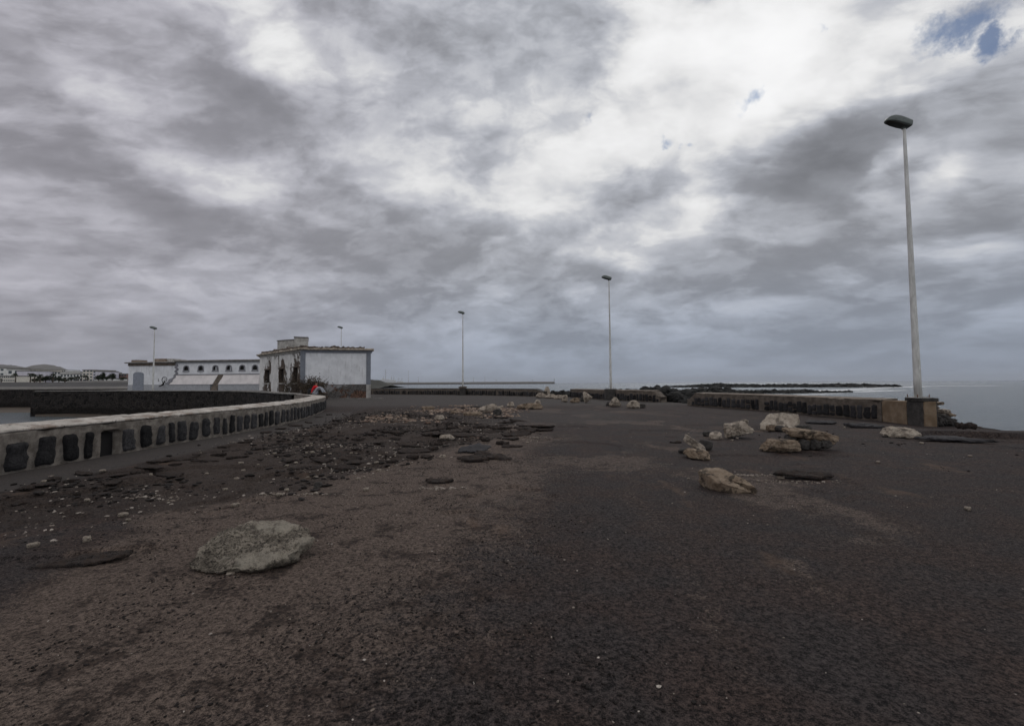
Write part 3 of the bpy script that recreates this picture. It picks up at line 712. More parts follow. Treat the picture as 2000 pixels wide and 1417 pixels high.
# ------------------------------------------------------------------ rocks
def rock_mesh(dims, seed, sub=4, sq=.5, cuts=7, rough=.09, fine=.03, taper=0.0):
    v, f = ico(sub); rs = np.random.default_rng(seed)
    r = (np.abs(v) ** (2 / sq)).sum(1) ** (-sq / 2); p = v * r[:, None]
    for k in range(int(cuts * 2)):
        n = rs.normal(size=3) * np.array((1, 1, .7)); n /= np.linalg.norm(n); d = rs.uniform(.66, .98) * (np.abs(n).sum() ** .72)
        e = p @ n - d; p = p - np.where(e > 0, e, 0)[:, None] * n
    L = np.linalg.norm(p, axis=1, keepdims=True); dirn = p / L
    pn = p * np.array(dims) / max(dims)
    a = fbm(pn + seed * 3.1, 1.5, 3, seed) - .5; b1 = fbm(pn + seed, 3.8, 4, seed + 4) - .5; b_ = fbm(pn + seed, 10, 5, seed + 1, .65) - .5
    ridg = 1 - np.abs(fbm(pn + 5, 3.0, 4, seed + 2) - .5) * 6
    p = p + dirn * (rough * 1.3 * a + rough * 2.2 * b1 + fine * 3.4 * b_ - rough * .7 * np.clip(ridg, 0, 1) ** 2)[:, None]
    if taper:
        k = 1 - taper * (p[:, 2] + 1) / 2; sh = rs.uniform(-.25, .25, 2) * taper; p = np.stack([p[:, 0] * k + sh[0] * (p[:, 2] + 1), p[:, 1] * k + sh[1] * (p[:, 2] + 1), p[:, 2]], -1)
    p = p * (np.array(dims) / 2)
    return p, f
def rock(name, label, cat, px, py, Yd, dims, seed, mat, rot=(0, 0, 0), group=None, z=0.0, **kw):
    """px,py: where its near foot touches the ground in the photo"""
    if Yd is None: g = W(px, py, z)
    else: g = P(px, py, Yd); g.z = z
    p, f = rock_mesh(dims, seed, **kw)
    M = np.array(Matrix.Rotation(R(rot[2]), 3, 'Z') @ Matrix.Rotation(R(rot[1]), 3, 'Y') @ Matrix.Rotation(R(rot[0]), 3, 'X'))
    p = p @ M.T; g = Vector((g.x, g.y - p[:, 1].min() * .85, 0))
    base = hxy(g.x, g.y)
    p[:, 2] += -p[:, 2].min() - .03 * (p[:, 2].max() - p[:, 2].min())
    me = npmesh(name, p, f, True); o = link(name, me, mat, None, (g.x, g.y, base + z - .005))
    tag(o, label, cat, group); return o
LARGE = 'broken masonry blocks lying on the asphalt'
def onplane(pts_, Y0, z0, sl):
    out = []
    for a, b in pts_:
        d = ray(a, b); t = (z0 - sl * Y0 - CAM_H) / (d.z - sl * d.y); out.append((a, b, CAM_H + d.z * t))
    return out
def outline_rock(name, label, cat, pts_, seed, mat, group=None, zmin=0.0, under=.86, amp=.03, thick=None):
    """broken slab: pts_ = rim of its upper face as (px, py, height); the sides go down from the rim to the ground or by its thickness"""
    c = [W(a, b, z) for a, b, z in pts_]; n0 = len(c); rim = []; per = 16
    for k in range(n0):
        for i in range(per): rim.append(c[k].lerp(c[(k + 1) % n0], i / per))
    cen = sum(rim, Vector()) / len(rim); n = len(rim); V = []; F = []; size = max((r - cen).length for r in rim)
    fr = [1e-3, .12, .25, .38, .5, .6, .7, .78, .85, .91, .955, .985, 1.0]
    sc = 1 / size
    def nz(p, s_): q = p * sc; return mnoise.noise((q.x * 2.2, q.y * 2.2, q.z * 3 + seed)) * .9 + mnoise.noise((q.x * 6, q.y * 6, q.z * 6 + seed)) * .55 + mnoise.noise((q.x * 15, q.y * 15, q.z * 15 + s_)) * .35 + mnoise.noise((q.x * 38, q.y * 38, q.z * 38 + s_)) * .22
    for f in fr:
        for r in rim:
            p = cen.lerp(r, f); e = nz(p, 1) * amp; p = p + Vector((0, 0, e * (1 if f < .95 else .6) - .25 * amp * (f > .9)))
            if f > .9: d_ = (r - cen); p += Vector((d_.x, d_.y, 0)).normalized() * amp * 1.3 * nz(r * 1.7, 7)
            V.append(p)
    low = []
    m2 = 9
    for q_ in range(1, m2 + 1):
        g_ = q_ / m2
        for k, r in enumerate(rim):
            z1 = zmin if thick is None else max(zmin, r.z - thick); sh = 1 + (under - 1) * g_ + .05 * math.sin(g_ * 3.1)
            b = cen.lerp(r, sh); b.z = r.z + (z1 - r.z) * g_; e = nz(b + Vector((3, 1, 2)), 3) * amp; d_ = Vector((r.x - cen.x, r.y - cen.y, 0)).normalized(); edge = Vector(V[(len(fr) - 1) * n + k]) - r
            V.append(b + d_ * e * 1.4 + edge * (1 - g_))
    V += [Vector((cen.x, cen.y, zmin))] * n
    m = len(fr) + m2 + 1
    for i in range(m - 1):
        for k in range(n): F.append((i*n+k, i*n+(k+1) % n, (i+1)*n+(k+1) % n, (i+1)*n+k))
    o0 = Vector((cen.x, cen.y, 0)); V = [v - o0 for v in V]
    o = link(name, npmesh(name, V, F, True), mat, None, (o0.x, o0.y, hxy(o0.x, o0.y))); tag(o, label, cat, group); return o
outline_rock('masonry_block', 'tan block nearest the camera on the right, pointed end to the right', 'block',
    [(1366,916,.24),(1380,911,.27),(1412,913,.27),(1440,928,.22),(1464,940,.16),(1476,951,.10),(1468,958,.03),(1450,954,.07),(1425,946,.12),(1400,938,.16),(1380,927,.20)], 25, BLOCK, LARGE, under=.95, amp=.024)
outline_rock('concrete_slab', 'large rough grey-brown slab lying alone in the left foreground', 'slab',
    [(374,1103,.04),(384,1078,.12),(400,1058,.17),(446,1028,.22),(505,1011,.23),(560,1012,.23),(600,1026,.21),(606,1046,.17),(590,1067,.13),(560,1078,.12),(524,1094,.09),(478,1104,.07),(430,1110,.05),(398,1108,.04)], 11, SLAB, under=.86, amp=.042)
rock('masonry_block', 'long low tan block leaning against the big lump of black stones', 'block', 1532, 884, None, (.86, .4, .27), 31, BLOCK, (0, 0, 4), LARGE, sub=6, sq=.3, cuts=6, rough=.09, fine=.05, taper=.12)
outline_rock('masonry_block', 'pale warm slab tilted up towards the camera, farthest block of the right-hand heap', 'block',
    onplane([(1486,833),(1487,822),(1496,812),(1504,805),(1526,803.5),(1558,807),(1561,813),(1555,828),(1546,833),(1528,834),(1508,836)], 15.15, .04, .95), 47, BLOCKP, LARGE, under=.96, amp=.035, zmin=-.02, thick=.24)
rock('masonry_block', 'cream topped jagged block with a small stone standing behind it', 'block', 1446, 857, None, (.95, .62, .38), 52, BLOCKP, (8, -14, 12), LARGE, sub=6, sq=.4, cuts=9, rough=.17, fine=.08, taper=.3)
rock('masonry_block', 'low pale block lying before the broken end of the near sea wall lamp', 'block', 1772, 855, None, (1.02, .5, .26), 61, BLOCKP, (6, 4, -6), LARGE, sub=6, sq=.4, cuts=7, rough=.13, fine=.06, taper=.2)
rock('stone', 'small pale stone standing upright behind the cream topped block', 'stone', 1456, 838, None, (.27, .2, .36), 63, BLOCKP, (0, 10, 0), sub=4, sq=.5)
rock('stone', 'greenish flat stone at the left foot of the cream topped block', 'stone', 1402, 859, None, (.36, .3, .16), 64, BLOCKP, (16, -18, 10), sub=4, sq=.5)
rock('stone', 'dark stone between the greenish stone and the leaning pieces', 'stone', 1387, 853, None, (.3, .25, .16), 65, DARKCON, (0, 0, 20), sub=4)
rock('masonry_block', 'brown block lying flat under the tilted leaning piece', 'block', 1372, 896, None, (.64, .36, .19), 66, BLOCK, (4, 6, -8), LARGE, sub=5, sq=.45, rough=.16, fine=.08, taper=.3)
rock('masonry_block', 'thin pale piece leaning over the flat brown block', 'block', 1361, 884, None, (.58, .2, .16), 67, BLOCKP, (0, 36, -18), None, .06, sub=5, sq=.4, rough=.14, fine=.06)
rock('stone', 'black stone resting behind the thin leaning piece', 'stone', 1381, 880, None, (.30, .25, .24), 68, DARKCON, (0, 10, 0), sub=4, sq=.4)
rock('stone', 'thin dark stone at the left of the flat brown block', 'stone', 1340, 885, None, (.26, .2, .10), 69, DARKCON, (0, -14, 0), sub=4)
# the lump of masonry: a concrete cap with the black stones still stuck under it
def lump():
    g = W(1596, 882); root = empty('masonry_lump', (g.x + .05, g.y + .32, hxy(g.x, g.y)), R(-7)); tag(root, 'big broken lump of wall, tan cap over black stones, right of the long low block', 'masonry lump', LARGE)
    p, f = rock_mesh((1.22, .52, .21), 71, 6, .35, 7, .15, .07); M = np.array(Matrix.Rotation(R(7), 3, 'Y')); p = p @ M.T; p[:, 2] += .345
    link('cap', npmesh('cap', p, f), BLOCK, root)
    p, f = rock_mesh((.88, .42, .22), 72, 5, .5, 6, .12, .05); p[:, 2] += .22; p[:, 0] += .1
    link('mortar_core', npmesh('mortar_core', p, f), BLOCK, root)
    for i, (x, y, z, a, b_, c_) in enumerate([(-.22, -.12, .13, .27, .26, .26), (.02, -.15, .15, .25, .22, .27), (.24, -.13, .14, .27, .26, .22), (.40, -.02, .2, .24, .26, .2), (-.44, -.02, .24, .24, .26, .2), (.12, .14, .13, .4, .3, .26)]):
        p, f = rock_mesh((a, b_, c_), 80 + i, 4, .55, 5, .2, .08); p += np.array((x, y, z)); link('black_stone', npmesh('black_stone', p, f), DARKCON, root)
lump()
for (nm, lb, px, py, d, sd, mt, ro) in [
    ('stone', 'small brown stone under the front of the tilted slab', 1512, 843, (.32, .3, .22), 91, BLOCK, (0, 0, 8)),
    ('stone', 'black stone wedged under the middle of the tilted slab', 1528, 844, (.3, .28, .2), 92, DARKCON, (0, 0, 0)),
    ('stone', 'tiny upright pale stone under the right of the tilted slab', 1538, 843, (.12, .1, .2), 93, BLOCKP, (0, 0, 0)),
    ('stone', 'flat grey stone lying on the ground just right of the tilted slab', 1551, 838, (.5, .3, .14), 94, DARKCON, (0, 0, 10)),
    ('stone', 'rounded black stone farthest right of the tilted slab', 1577, 842, (.42, .34, .2), 95, DARKCON, (0, 0, -10)),
    ('masonry_block', 'pale pyramid shaped rubble piece left of the pair before the middle wall', 1204, 794, (.95, .7, .62), 96, BLOCKP, (0, 0, 20)),
    ('masonry_block', 'pale humped rubble piece right of the pair before the middle wall', 1238, 797, (.95, .6, .5), 97, BLOCKP, (0, 5, 0)),
    ('stone', 'dark stone touching the right side of the humped rubble piece', 1256, 796, (.45, .4, .26), 98, DARKCON, (0, 0, 0)),
    ('stone', 'dark stone touching the left side of the pyramid shaped piece', 1190, 792, (.4, .4, .3), 99, DARKCON, (0, 0, 0)),
    ('masonry_block', 'wide low tan slab with lumpy top, alone on the far middle asphalt', 1031, 799, (2.0, .8, .36), 101, BLOCK, (4, 2, -3)),
    ('stone', 'pale lump at the left end of the wide low tan slab', 997, 794, (.62, .5, .34), 102, BLOCKP, (0, 0, 0)),
    ('stone', 'grey lump on the right end of the wide low tan slab', 1051, 796, (.6, .5, .5), 103, BLOCKP, (0, 20, 0)),
    ('masonry_block', 'pale cubic piece before the left end of the middle wall', 1104, 785, (.62, .5, .62), 104, BLOCKP, (0, 0, 15)),
    ('masonry_block', 'low brown piece between the pale cubic piece and the leaning piece', 1124, 786, (.95, .5, .4), 105, BLOCK, (0, 0, 0)),
    ('masonry_block', 'pale jagged piece leaning on the foot of the middle wall', 1146, 786, (.95, .5, .85), 106, BLOCKP, (0, -34, 0)),
    ('stone', 'dark round stone beside the jagged leaning piece', 1139, 784, (.5, .4, .5), 107, DARKCON, (0, 0, 0)),
    ('masonry_block', 'white rubble piece at the left of the gap between the far and middle walls', 1058, 777, (1.5, .6, .5), 108, BLOCKP, (0, 0, 0)),
    ('masonry_block', 'white rubble piece in the middle of the gap between the far and middle walls', 1076, 778, (1.4, .6, .45), 109, BLOCKP, (0, 0, 0)),
    ('masonry_block', 'white rubble piece at the right of the gap between the far and middle walls', 1092, 779, (1.2, .6, .42), 110, BLOCKP, (0, 0, 0)),
    ('masonry_block', 'tall white rubble lump at the broken end of the far wall', 1068, 772, (1.3, .7, 1.15), 111, BLOCKP, (0, 0, 0)),
    ('masonry_block', 'tan fragment with jagged top at the left of the plank-like pieces', 921, 811, (.95, .5, .2), 112, BLOCK, (5, 0, 4)),
    ('masonry_block', 'tan tilted plank-like fragment in the middle of its small heap', 952, 806, (1.1, .5, .3), 113, BLOCKP, (10, -16, 8)),
    ('stone', 'pale thin plate on the right of the plank-like fragments', 969, 804, (.9, .3, .14), 114, BLOCKP, (0, -22, 12)),
    ('stone', 'dark cube of stone at the right end of the plank-like fragments', 971, 811, (.46, .4, .3), 115, DARKCON, (0, -10, 0)),
    ('stone', 'grey flat stone behind the plank-like fragments', 931, 797, (.9, .5, .2), 116, DARKCON, (0, 0, 4)),
    ('stone', 'greenish pale stone lying left of the big tilted asphalt plate', 872, 857, (.44, .3, .15), 117, BLOCKP, (0, 0, 4)),
    ('stone', 'pale stone left of the plank-like fragments in the far middle', 857, 820, (.5, .4, .2), 118, BLOCKP, (0, 0, 4)),
    ('stone', 'reddish stone just right of the pinkish rubble spread', 887, 806, (.6, .35, .18), 119, BLOCK, (0, 0, 4)),
    ('stone', 'pair-like reddish block on top of the pinkish rubble spread', 835, 799, (.8, .5, .24), 120, BLOCK, (0, 0, 4)),
    ('stone', 'single dark rounded stone on the brown sand left of centre', 618, 951, (.14, .13, .11), 121, DARKCON, (0, 0, 0)),
    ('stone', 'pale chip at the near foot of the foreground slab', 446, 1121, (.075, .05, .02), 122, BLOCKP, (0, 0, 0)),
    ('stone', 'small pale stone at the left end of the long dark asphalt plate on the right', 1528, 931, (.13, .1, .06), 123, BLOCKP, (0, 0, 0)),
    ('stone', 'white stone lying just in front of the big tilted asphalt plate', 864, 893, (.16, .1, .06), 124, BLOCKP, (0, 0, 0))]:
    rock(nm, lb, 'block' if nm == 'masonry_block' else 'stone', px, py, None, d, sd, mt, ro, LARGE if nm == 'masonry_block' else None, sub=5 if nm == 'masonry_block' else 4, sq=.5, rough=.19, fine=.08, taper=.75 if sd in (96, 106, 111) else .5 if d[2] > .3 else .15)

# asphalt plates
def poly_outline(nv, rs, n):
    """jagged broken outline: straight fracture edges between a few corners"""
    ang = sorted([(k + rs.uniform(-.33, .33)) * 2 * math.pi / nv for k in range(nv)]); c = [Vector((math.cos(a), math.sin(a))) * rs.uniform(.50, 1.12) for a in ang]
    pts = []; per = n // nv
    for k in range(nv):
        a, b = c[k], c[(k + 1) % nv]; e = b - a; m = Vector((-e.y, e.x))
        for i in range(per):
            u = i / per; p = a.lerp(b, u) + m * (.13 * mnoise.noise((u * 3 + k * 5, rs.seed_, 0)) + .09 * mnoise.noise((u * 9 + k * 5, rs.seed_, 4)) + .03 * mnoise.noise((u * 23, rs.seed_, k)))
            pts.append(p)
    return pts
def plate_mesh(w, d, th, seed):
    rs = random.Random(seed); rs.seed_ = seed * 1.37; o = poly_outline(rs.choice((5, 6, 7, 8)), rs, 72); n = len(o); V = []; F = []
    rings = [(.0, .5), (.25, .5), (.5, .5), (.72, .5), (.88, .48), (.96, .42), (1.0, .2), (1.02, -.1), (.98, -.4), (.9, -.5), (0, -.5)]
    for (f, z) in rings:
        for k in range(n):
            x, y = o[k].x * f, o[k].y * f; X, Y = x * w / 2, y * d / 2
            j = mnoise.noise((X * 14, Y * 14, seed + z)); j2 = mnoise.noise((X * 40, Y * 40, seed - z))
            e = 1 + (.05 * j + .03 * j2 if f > .9 else 0)
            V.append((X * e, Y * e, z * th * (.75 + .5 * mnoise.noise((X * 5, Y * 5, seed + 9))) + th * .34 * j + th * .22 * j2 + .3 * th * mnoise.noise((X * 4, Y * 4, seed))))
    m = len(rings)
    for i in range(m - 1):
        for k in range(n): F.append((i*n+k, i*n+(k+1) % n, (i+1)*n+(k+1) % n, (i+1)*n+k))
    return npmesh('asphalt_plate', V, F, True)
def plate(label, px, py, w, d, th, seed, rot=(0, 0, 0), group=None, mat=None, lift=0, name='asphalt_plate'):
    g = W(px, py); x, y = g.x, g.y + d * .45
    me = plate_mesh(w, d, th, seed); o = link(name, me, mat or ASPH, None, (x, y, hxy(x, y) + th * .5 + lift)); o.rotation_euler = [R(a) for a in rot]
    tag(o, label, 'asphalt', group); return o
TARTOP = simple('smooth_tar_top', (.034, .032, .034), .3, 30, .85)
plate('largest tilted plate of smooth dark asphalt, alone in the middle of the road', 921, 886, .98, .85, .05, 201, (9, -4, 5), mat=TARTOP, lift=.055)
plate('long dark asphalt plate lifted on pale crumbs, right of the tan foreground block', 1590, 935, 1.12, .45, .07, 202, (6, 2, -5), lift=.03)
plate('broad raised asphalt plate running to the right edge, behind the pale low block', 1885, 866, 2.0, 1.3, .07, 203, (4, 0, -14), lift=.04, mat=TARTOP)
plate('dark raised plate at the foot of the ochre wall end', 1705, 838, 1.2, .9, .12, 204, (3, 0, -6), lift=.02, mat=TARTOP)
plate('thin dark plate lying before the near sea wall, behind the rounded black stone', 1618, 829, 1.2, .7, .08, 205, (2, 0, -4), lift=.02, mat=TARTOP)
plate('rough dark lump of asphalt on the edge of the pier by the water', 1905, 842, .7, .5, .2, 206, (0, 0, -10), lift=.05)
plate('dark reddish asphalt pieces around a hole, nearest broken patch left of centre', 858, 945, .62, .32, .05, 207, (3, 0, 3))
plate('long dark plate directly left of the large tilted plate', 800, 886, .95, .5, .05, 208, (6, 0, 2), lift=.02)
plate('thick dark plate in front of the long plate left of the tilted one', 803, 898, .5, .25, .08, 209, (5, 0, -3), lift=.02)
plate('black jagged plate with white crumbs just in front of the large tilted plate', 925, 902, .8, .35, .06, 210, (9, 0, 6), lift=.03)
plate('dark plate with pale crumbs at the right end of the broken patch', 1007, 850, 1.0, .6, .07, 211, (5, 0, 2), lift=.01)
plate('long curled plate farthest right in the broken patch', 1035, 842, 1.5, .55, .08, 212, (4, 3, -6), lift=.02)
plate('broken asphalt lip curling up at the left edge of the foreground', 150, 1108, .8, .22, .05, 213, (6, -3, 16), lift=.0)
plate('thin dark flake left of the leaning blocks on the right', 1322, 865, .34, .16, .05, 214, (0, 0, -6))
# the broken asphalt field: plates one can count but not tell apart
rg = random.Random(4); FIELD = 'loose asphalt flakes in the broken part of the road'
spots = [(760,892),(690,880),(668,895),(740,868),(712,900),(820,858),(845,850),(880,846),(905,842),(940,836),(985,825),(1010,822),(955,845),(990,836),(1000,856),(735,842),(760,846),(790,841),(700,858),(660,850),
         (640,836),(620,845),(600,852),(575,862),(560,871),(540,858),(520,868),(500,880),(470,866),(450,880),(430,873),(400,885),(375,893),(350,900),(330,912),(300,905),(280,918),(250,925),(215,930),(180,935),
         (150,928),(120,945),(90,940),(60,955),(30,962),(15,985),(660,912),(620,905),(590,918),(560,905),(880,835),(925,828),(975,817),(700,826),(680,818),(655,822),(640,810),(740,815),(760,822),(800,812),
         (515,845),(545,838),(575,832),(600,826),(480,858),(620,815),(420,892),(640,868),(678,866),(600,880),(540,893),(500,905),(720,850),(770,858),(835,838),(865,828),(1020,845),(800,870),(850,866),(900,822),(935,845),(968,838),(1040,835),(1060,842),(950,860),(985,868),(1000,872),(840,880),(760,905),(830,895),(960,895),(890,853),(320,935),(200,948),(130,968),(390,905),(455,897)]
plates = []
for i, (px, py) in enumerate(spots):
    g = W(px, py); k = g.length; s = rg.uniform(.22, .7) * (1 if k < 16 else 1.2)
    if i < 14:
        o = plate('thin dark flake of asphalt lying loose in the broken part of the road', px, py, 1, rg.uniform(.45, .8), .06, 300 + i, group=FIELD); plates.append(o)
    else:
        o = plates[rg.randrange(14)].copy(); col.objects.link(o)
    x, y = g.x, g.y + .15; o.location = (x, y, hxy(x, y) + .02 + rg.uniform(0, .02)); bg_ = (2.0 if px > 820 else 1.9) if (640 < px < 1070 and (i % 2 == 0 or px > 820)) else 1.0; o.scale = (s * rg.uniform(.5, 1.25) * bg_, s * .8 * bg_, rg.uniform(.4, .9) * (1 + .7 * (bg_ > 1)))
    o.rotation_euler = (R(rg.uniform(-3, 8)), R(rg.uniform(-5, 5)), R(rg.uniform(-35, 35) + (180 if rg.random() < .5 else 0)))
# pale stones of fist size, countable
rg = random.Random(9); protos = []
fixed = [(200,922),(205,931),(296,929),(404,921),(462,936),(578,905),(560,912),(655,905),(712,908),(760,910),(86,940),(170,979),(250,1016),(170,1063),(65,1075),(240,1008),(498,868),(520,890),(588,891),(610,885),(600,868),(608,866),(660,862),(695,880),(735,905),(715,957),(740,917),(812,872),(815,868),(770,862),(1025,852),(1030,862),(640,870),(620,878),(470,905),(475,916),(460,985),(1800,868),(1890,996),(1895,893),(1715,905),(1300,844),(1345,847),(1430,861),(1440,857),(1650,836),(1480,940),(1345,935),(700,935),(560,958),(545,968),(440,958)]
fixed += [(rg.gauss(640, 110), rg.gauss(880, 26)) for _ in range(40)]
for i, (px, py) in enumerate(fixed):
    g = W(px, max(py, 800)); s = rg.uniform(.05, .12) * (1 if i < 52 else .75)
    if i < 6:
        p, f = rock_mesh((1, .8, .6), 400 + i, 3, .45, 7, .16, .06); o = link('pale_stone', npmesh('pale_stone', p, f), BLOCKP)
        tag(o, 'fist-sized pale stone lying loose on the dark road', 'stone', 'loose pale stones on the road'); protos.append(o)
    else: o = protos[rg.randrange(6)].copy(); col.objects.link(o)
    o.location = (g.x, g.y, hxy(g.x, g.y) + s * .18); s *= .78; o.scale = (s * 1.2, s, s); o.rotation_euler = (0, 0, rg.uniform(0, 6.28))

# uncountable chips and crumbs
def scatter():
    rs = np.random.default_rng(7)
    def mk(n, xf, yf, smin, smax, tone, dens=None, flat=.5, pw=2.0):
        x = xf(n); y = yf(n)
        if dens is not None: k = rs.random(n) < dens(x, y); x, y = x[k], y[k]
        k = (x < edge_r(y) - .3) & (x > np.interp(y, LEFT.xy[:900, 1], LEFT.xy[:900, 0]) + .1); x, y = x[k], y[k]; n = len(x)
        s = smin + (smax - smin) * rs.random(n) ** pw
        z = ground_h(x, y)
        return np.stack([x, y, z + s * flat * .45, s * rs.uniform(.7, 1.5, n), s * rs.uniform(.6, 1.1, n), s * flat * rs.uniform(.6, 1.2, n), rs.uniform(0, 6.28, n), tone(n)], -1)
    U = lambda a, b: (lambda n: rs.uniform(a, b, n))
    G = lambda f: (lambda n: f(n))
    bf = lambda x, y: broken(x, y)
    a = mk(11000, U(-9, 2), U(4, 30), .008, .035, lambda n: rs.random(n), lambda x, y: broken(x, y) * sst(.42, .62, fbm2(x, y, .6, 4, 91)) * .95, .5, 3)
    b_ = mk(2600, U(-6, 13), lambda n: 2 + 20 * rs.random(n) ** 1.3, .003, .012, lambda n: rs.random(n), lambda x, y: .25 + .6 * (fbm2(x, y, .5, 3, 55) > .58), .6, 3)
    c_ = np.concatenate([mk(85, lambda n, X=X, w=w: rs.normal(X, w, n), lambda n, Y=Y, h=h: rs.normal(Y, h, n), .006, .032, lambda n: rs.random(n) * .6, None, .6, 3) for (X, Y, w, h) in
        [(W(1545, 938).x, W(1545, 938).y, .3, .08), (W(1470, 925).x, W(1470, 925).y, .2, .05), (W(1025, 856).x, W(1025, 856).y, .35, .15), (W(790, 872).x, W(790, 872).y, .3, .2), (W(940, 893).x, W(940, 893).y, .2, .06),
         (W(690, 910).x, W(690, 910).y, .5, .3), (W(290, 968).x, W(290, 968).y, .25, .12), (W(590, 965).x, W(590, 965).y, .5, .05), (W(1040, 853).x, W(1040, 853).y, .3, .1), (W(860, 953).x, W(860, 953).y, .3, .05)]])
    tag(link('pale_chips', scatter_mesh(np.concatenate([a, b_, c_]), 1, 1, .3), CHIPS), 'pale chips and grit scattered over the broken asphalt', 'rubble', kind='stuff')
    d = mk(9000, U(-7, 1.5), U(17, 33), .02, .11, lambda n: rs.random(n), lambda x, y: sst(.44, .62, fbm2(x, y, .5, 4, 95)) * sst(17.5, 22, y) * sst(-8.8, -6.5, x) * sst(1.2, -1, x - .0) * .9, .5, 3)
    tag(link('pink_rubble', scatter_mesh(d, 1, 2, .35), PINKCH), 'spread of small pinkish rubble on the far part of the road', 'rubble', kind='stuff')
    e = mk(90000, U(-7, 3.0), lambda n: 1.9 + 14 * rs.random(n) ** 1.5, .0018, .0125, lambda n: rs.random(n), lambda x, y: (.04 + .96 * sst(.50, .66, fbm2(x, y, 1.1, 5, 61)) ** 1.5) * sst(1.8, .1, x + .5 * (fbm2(x, y, .6, 3, 62) - .5) * 6) * (.35 + .65 * sst(-5, -3, x)), .6, 4)
    f = mk(24000, U(-9, 2), U(4, 30), .008, .07, lambda n: rs.random(n), lambda x, y: broken(x, y) * sst(.40, .60, fbm2(x, y, .7, 4, 64)), .45, 3)
    h = mk(700, U(6, 13), U(8, 15), .006, .05, lambda n: rs.random(n), lambda x, y: sst(.5, .65, fbm2(x, y, .5, 4, 68)), .5, 4)
    tag(link('asphalt_crumbs', scatter_mesh(np.concatenate([e, f, h]), 1, 3, .3), CRUMB), 'dark crumbs of asphalt scattered over the brown sandy road', 'rubble', kind='stuff')
scatter()

# ------------------------------------------------------------------ lava boulders and reefs
def boulders(name, label, pts_, smin, smax, seed, sub=2, zf=None, flat=.75):
    rs = np.random.default_rng(seed); n = len(pts_); s = smin + (smax - smin) * rs.random(n) ** 1.8
    it = np.stack([pts_[:, 0], pts_[:, 1], pts_[:, 2], s * rs.uniform(.8, 1.3, n), s * rs.uniform(.8, 1.2, n), s * flat * rs.uniform(.8, 1.2, n), rs.uniform(0, 6.28, n), rs.random(n) ** 2], -1)
    tag(link(name, scatter_mesh(it, sub, seed, .2), LAVA), label, 'rocks', kind='stuff')
def riprap():
    rs = np.random.default_rng(17); P_ = []
    while len(P_) < 6500:
        y = rs.uniform(32.5, 92); x0 = edge_r(y) + .25 if y < 60 else -4 + (y - 60) * .3; x1 = np.interp(y, [32.5, 34, 37, 42, 50, 60, 75, 92], [15, 18, 21, 26, 33, 38, 44, 56])
        x = x0 + (x1 - x0) * rs.random() ** 1.15
        dd = x - x0; top = np.interp(y, [32.5, 35, 40, 50, 60, 80, 92], [.12, .25, .6, .55, .1, -1.0, -1.9]) - .0 * dd
        dens = (x1 - x) / (x1 - x0)
        z = top * min(1, .35 + dd * .18) - max(0, 1 - dens * 2.6) * 3.2 + .8 * (vn(np.array([x * .35, y * .35, 0])) - .5)
        if x < 6 and y > 48: z = min(z, np.interp(x, [-4, 2, 6], [.3, .75, .9]))
        if x < 12.9 and y < 38: continue
        P_.append((x, y, z - .15))
    boulders('lava_boulders', 'heaped black lava boulders along the outside of the sea walls', np.array(P_), .16, .6, 3)
    # body under the heap so that no water shows between the boulders
    V = []; n, m = 60, 30
    for i in range(n):
        y = 32.6 + i * 59 / (n - 1); x0 = edge_r(y) - .2 if y < 60 else -4 + (y - 60) * .3 - .2; x1 = np.interp(y, [32.5, 34, 37, 42, 50, 60, 75, 92], [15, 18, 21, 26, 33, 38, 44, 56])
        for j in range(m):
            u = j / (m - 1); x = x0 + (x1 - x0) * u; dd = x - x0; top = np.interp(y, [32.5, 35, 40, 50, 60, 80, 92], [.12, .25, .6, .55, .1, -1.0, -1.9])
            z = top * min(1, .3 + dd * .18) - max(0, 1 - (1 - u) * 2.6) * 3.2 - .4 + .5 * (vn(np.array([x * .35, y * .35, 0])) - .5)
            if x < 6 and y > 48: z = min(z, .3)
            if x < 12.9 and y < 38: z = -.5
            V.append((x, y, z))
    idx = np.arange(n * m).reshape(n, m); q = np.stack([idx[:-1, :-1], idx[:-1, 1:], idx[1:, 1:], idx[1:, :-1]], -1).reshape(-1, 4)
    tag(link('rock_bank', npmesh('rock_bank', V, q), DARKCON), kind='structure')
riprap()
def reef(label, pa, pb, width, n, smin, smax, hmax, seed, taper=.5, tail=.12):
    a = W(*pa, -2.45); b = W(*pb, -2.45); rs = np.random.default_rng(seed); d = (b - a); L = d.length; d = d / L; nr = Vector((-d.y, d.x, 0))
    P_ = []
    for k in range(n):
        u = rs.random(); env = sst(0, .25, u) * sst(1, 1 - tail, u) ; clump = vn(np.array([u * L * .05, seed, 0.5]))
        if rs.random() > .25 + .9 * clump: continue
        w = rs.normal() * width * (.3 + .7 * env) * .5; p = a + d * (u * L) + nr * w
        h = -2.6 + hmax * env * (.35 + .9 * clump) * math.exp(-(w / (width * .6)) ** 2) * rs.uniform(.5, 1)
        P_.append((p.x, p.y, h))
    boulders('lava_reef', label, np.array(P_), smin, smax, seed, 1, flat=.6)
reef('nearer low reef of black lava rocks in the sea, behind the near sea wall', (1270, 769), (1655, 765.5), 9, 1900, .4, 1.4, 1.3, 21, tail=.35)
reef('farther long reef of black lava rocks in the sea, just under the horizon', (1300, 755.8), (1755, 755.2), 20, 2600, .8, 2.6, 2.2, 22, tail=.1)

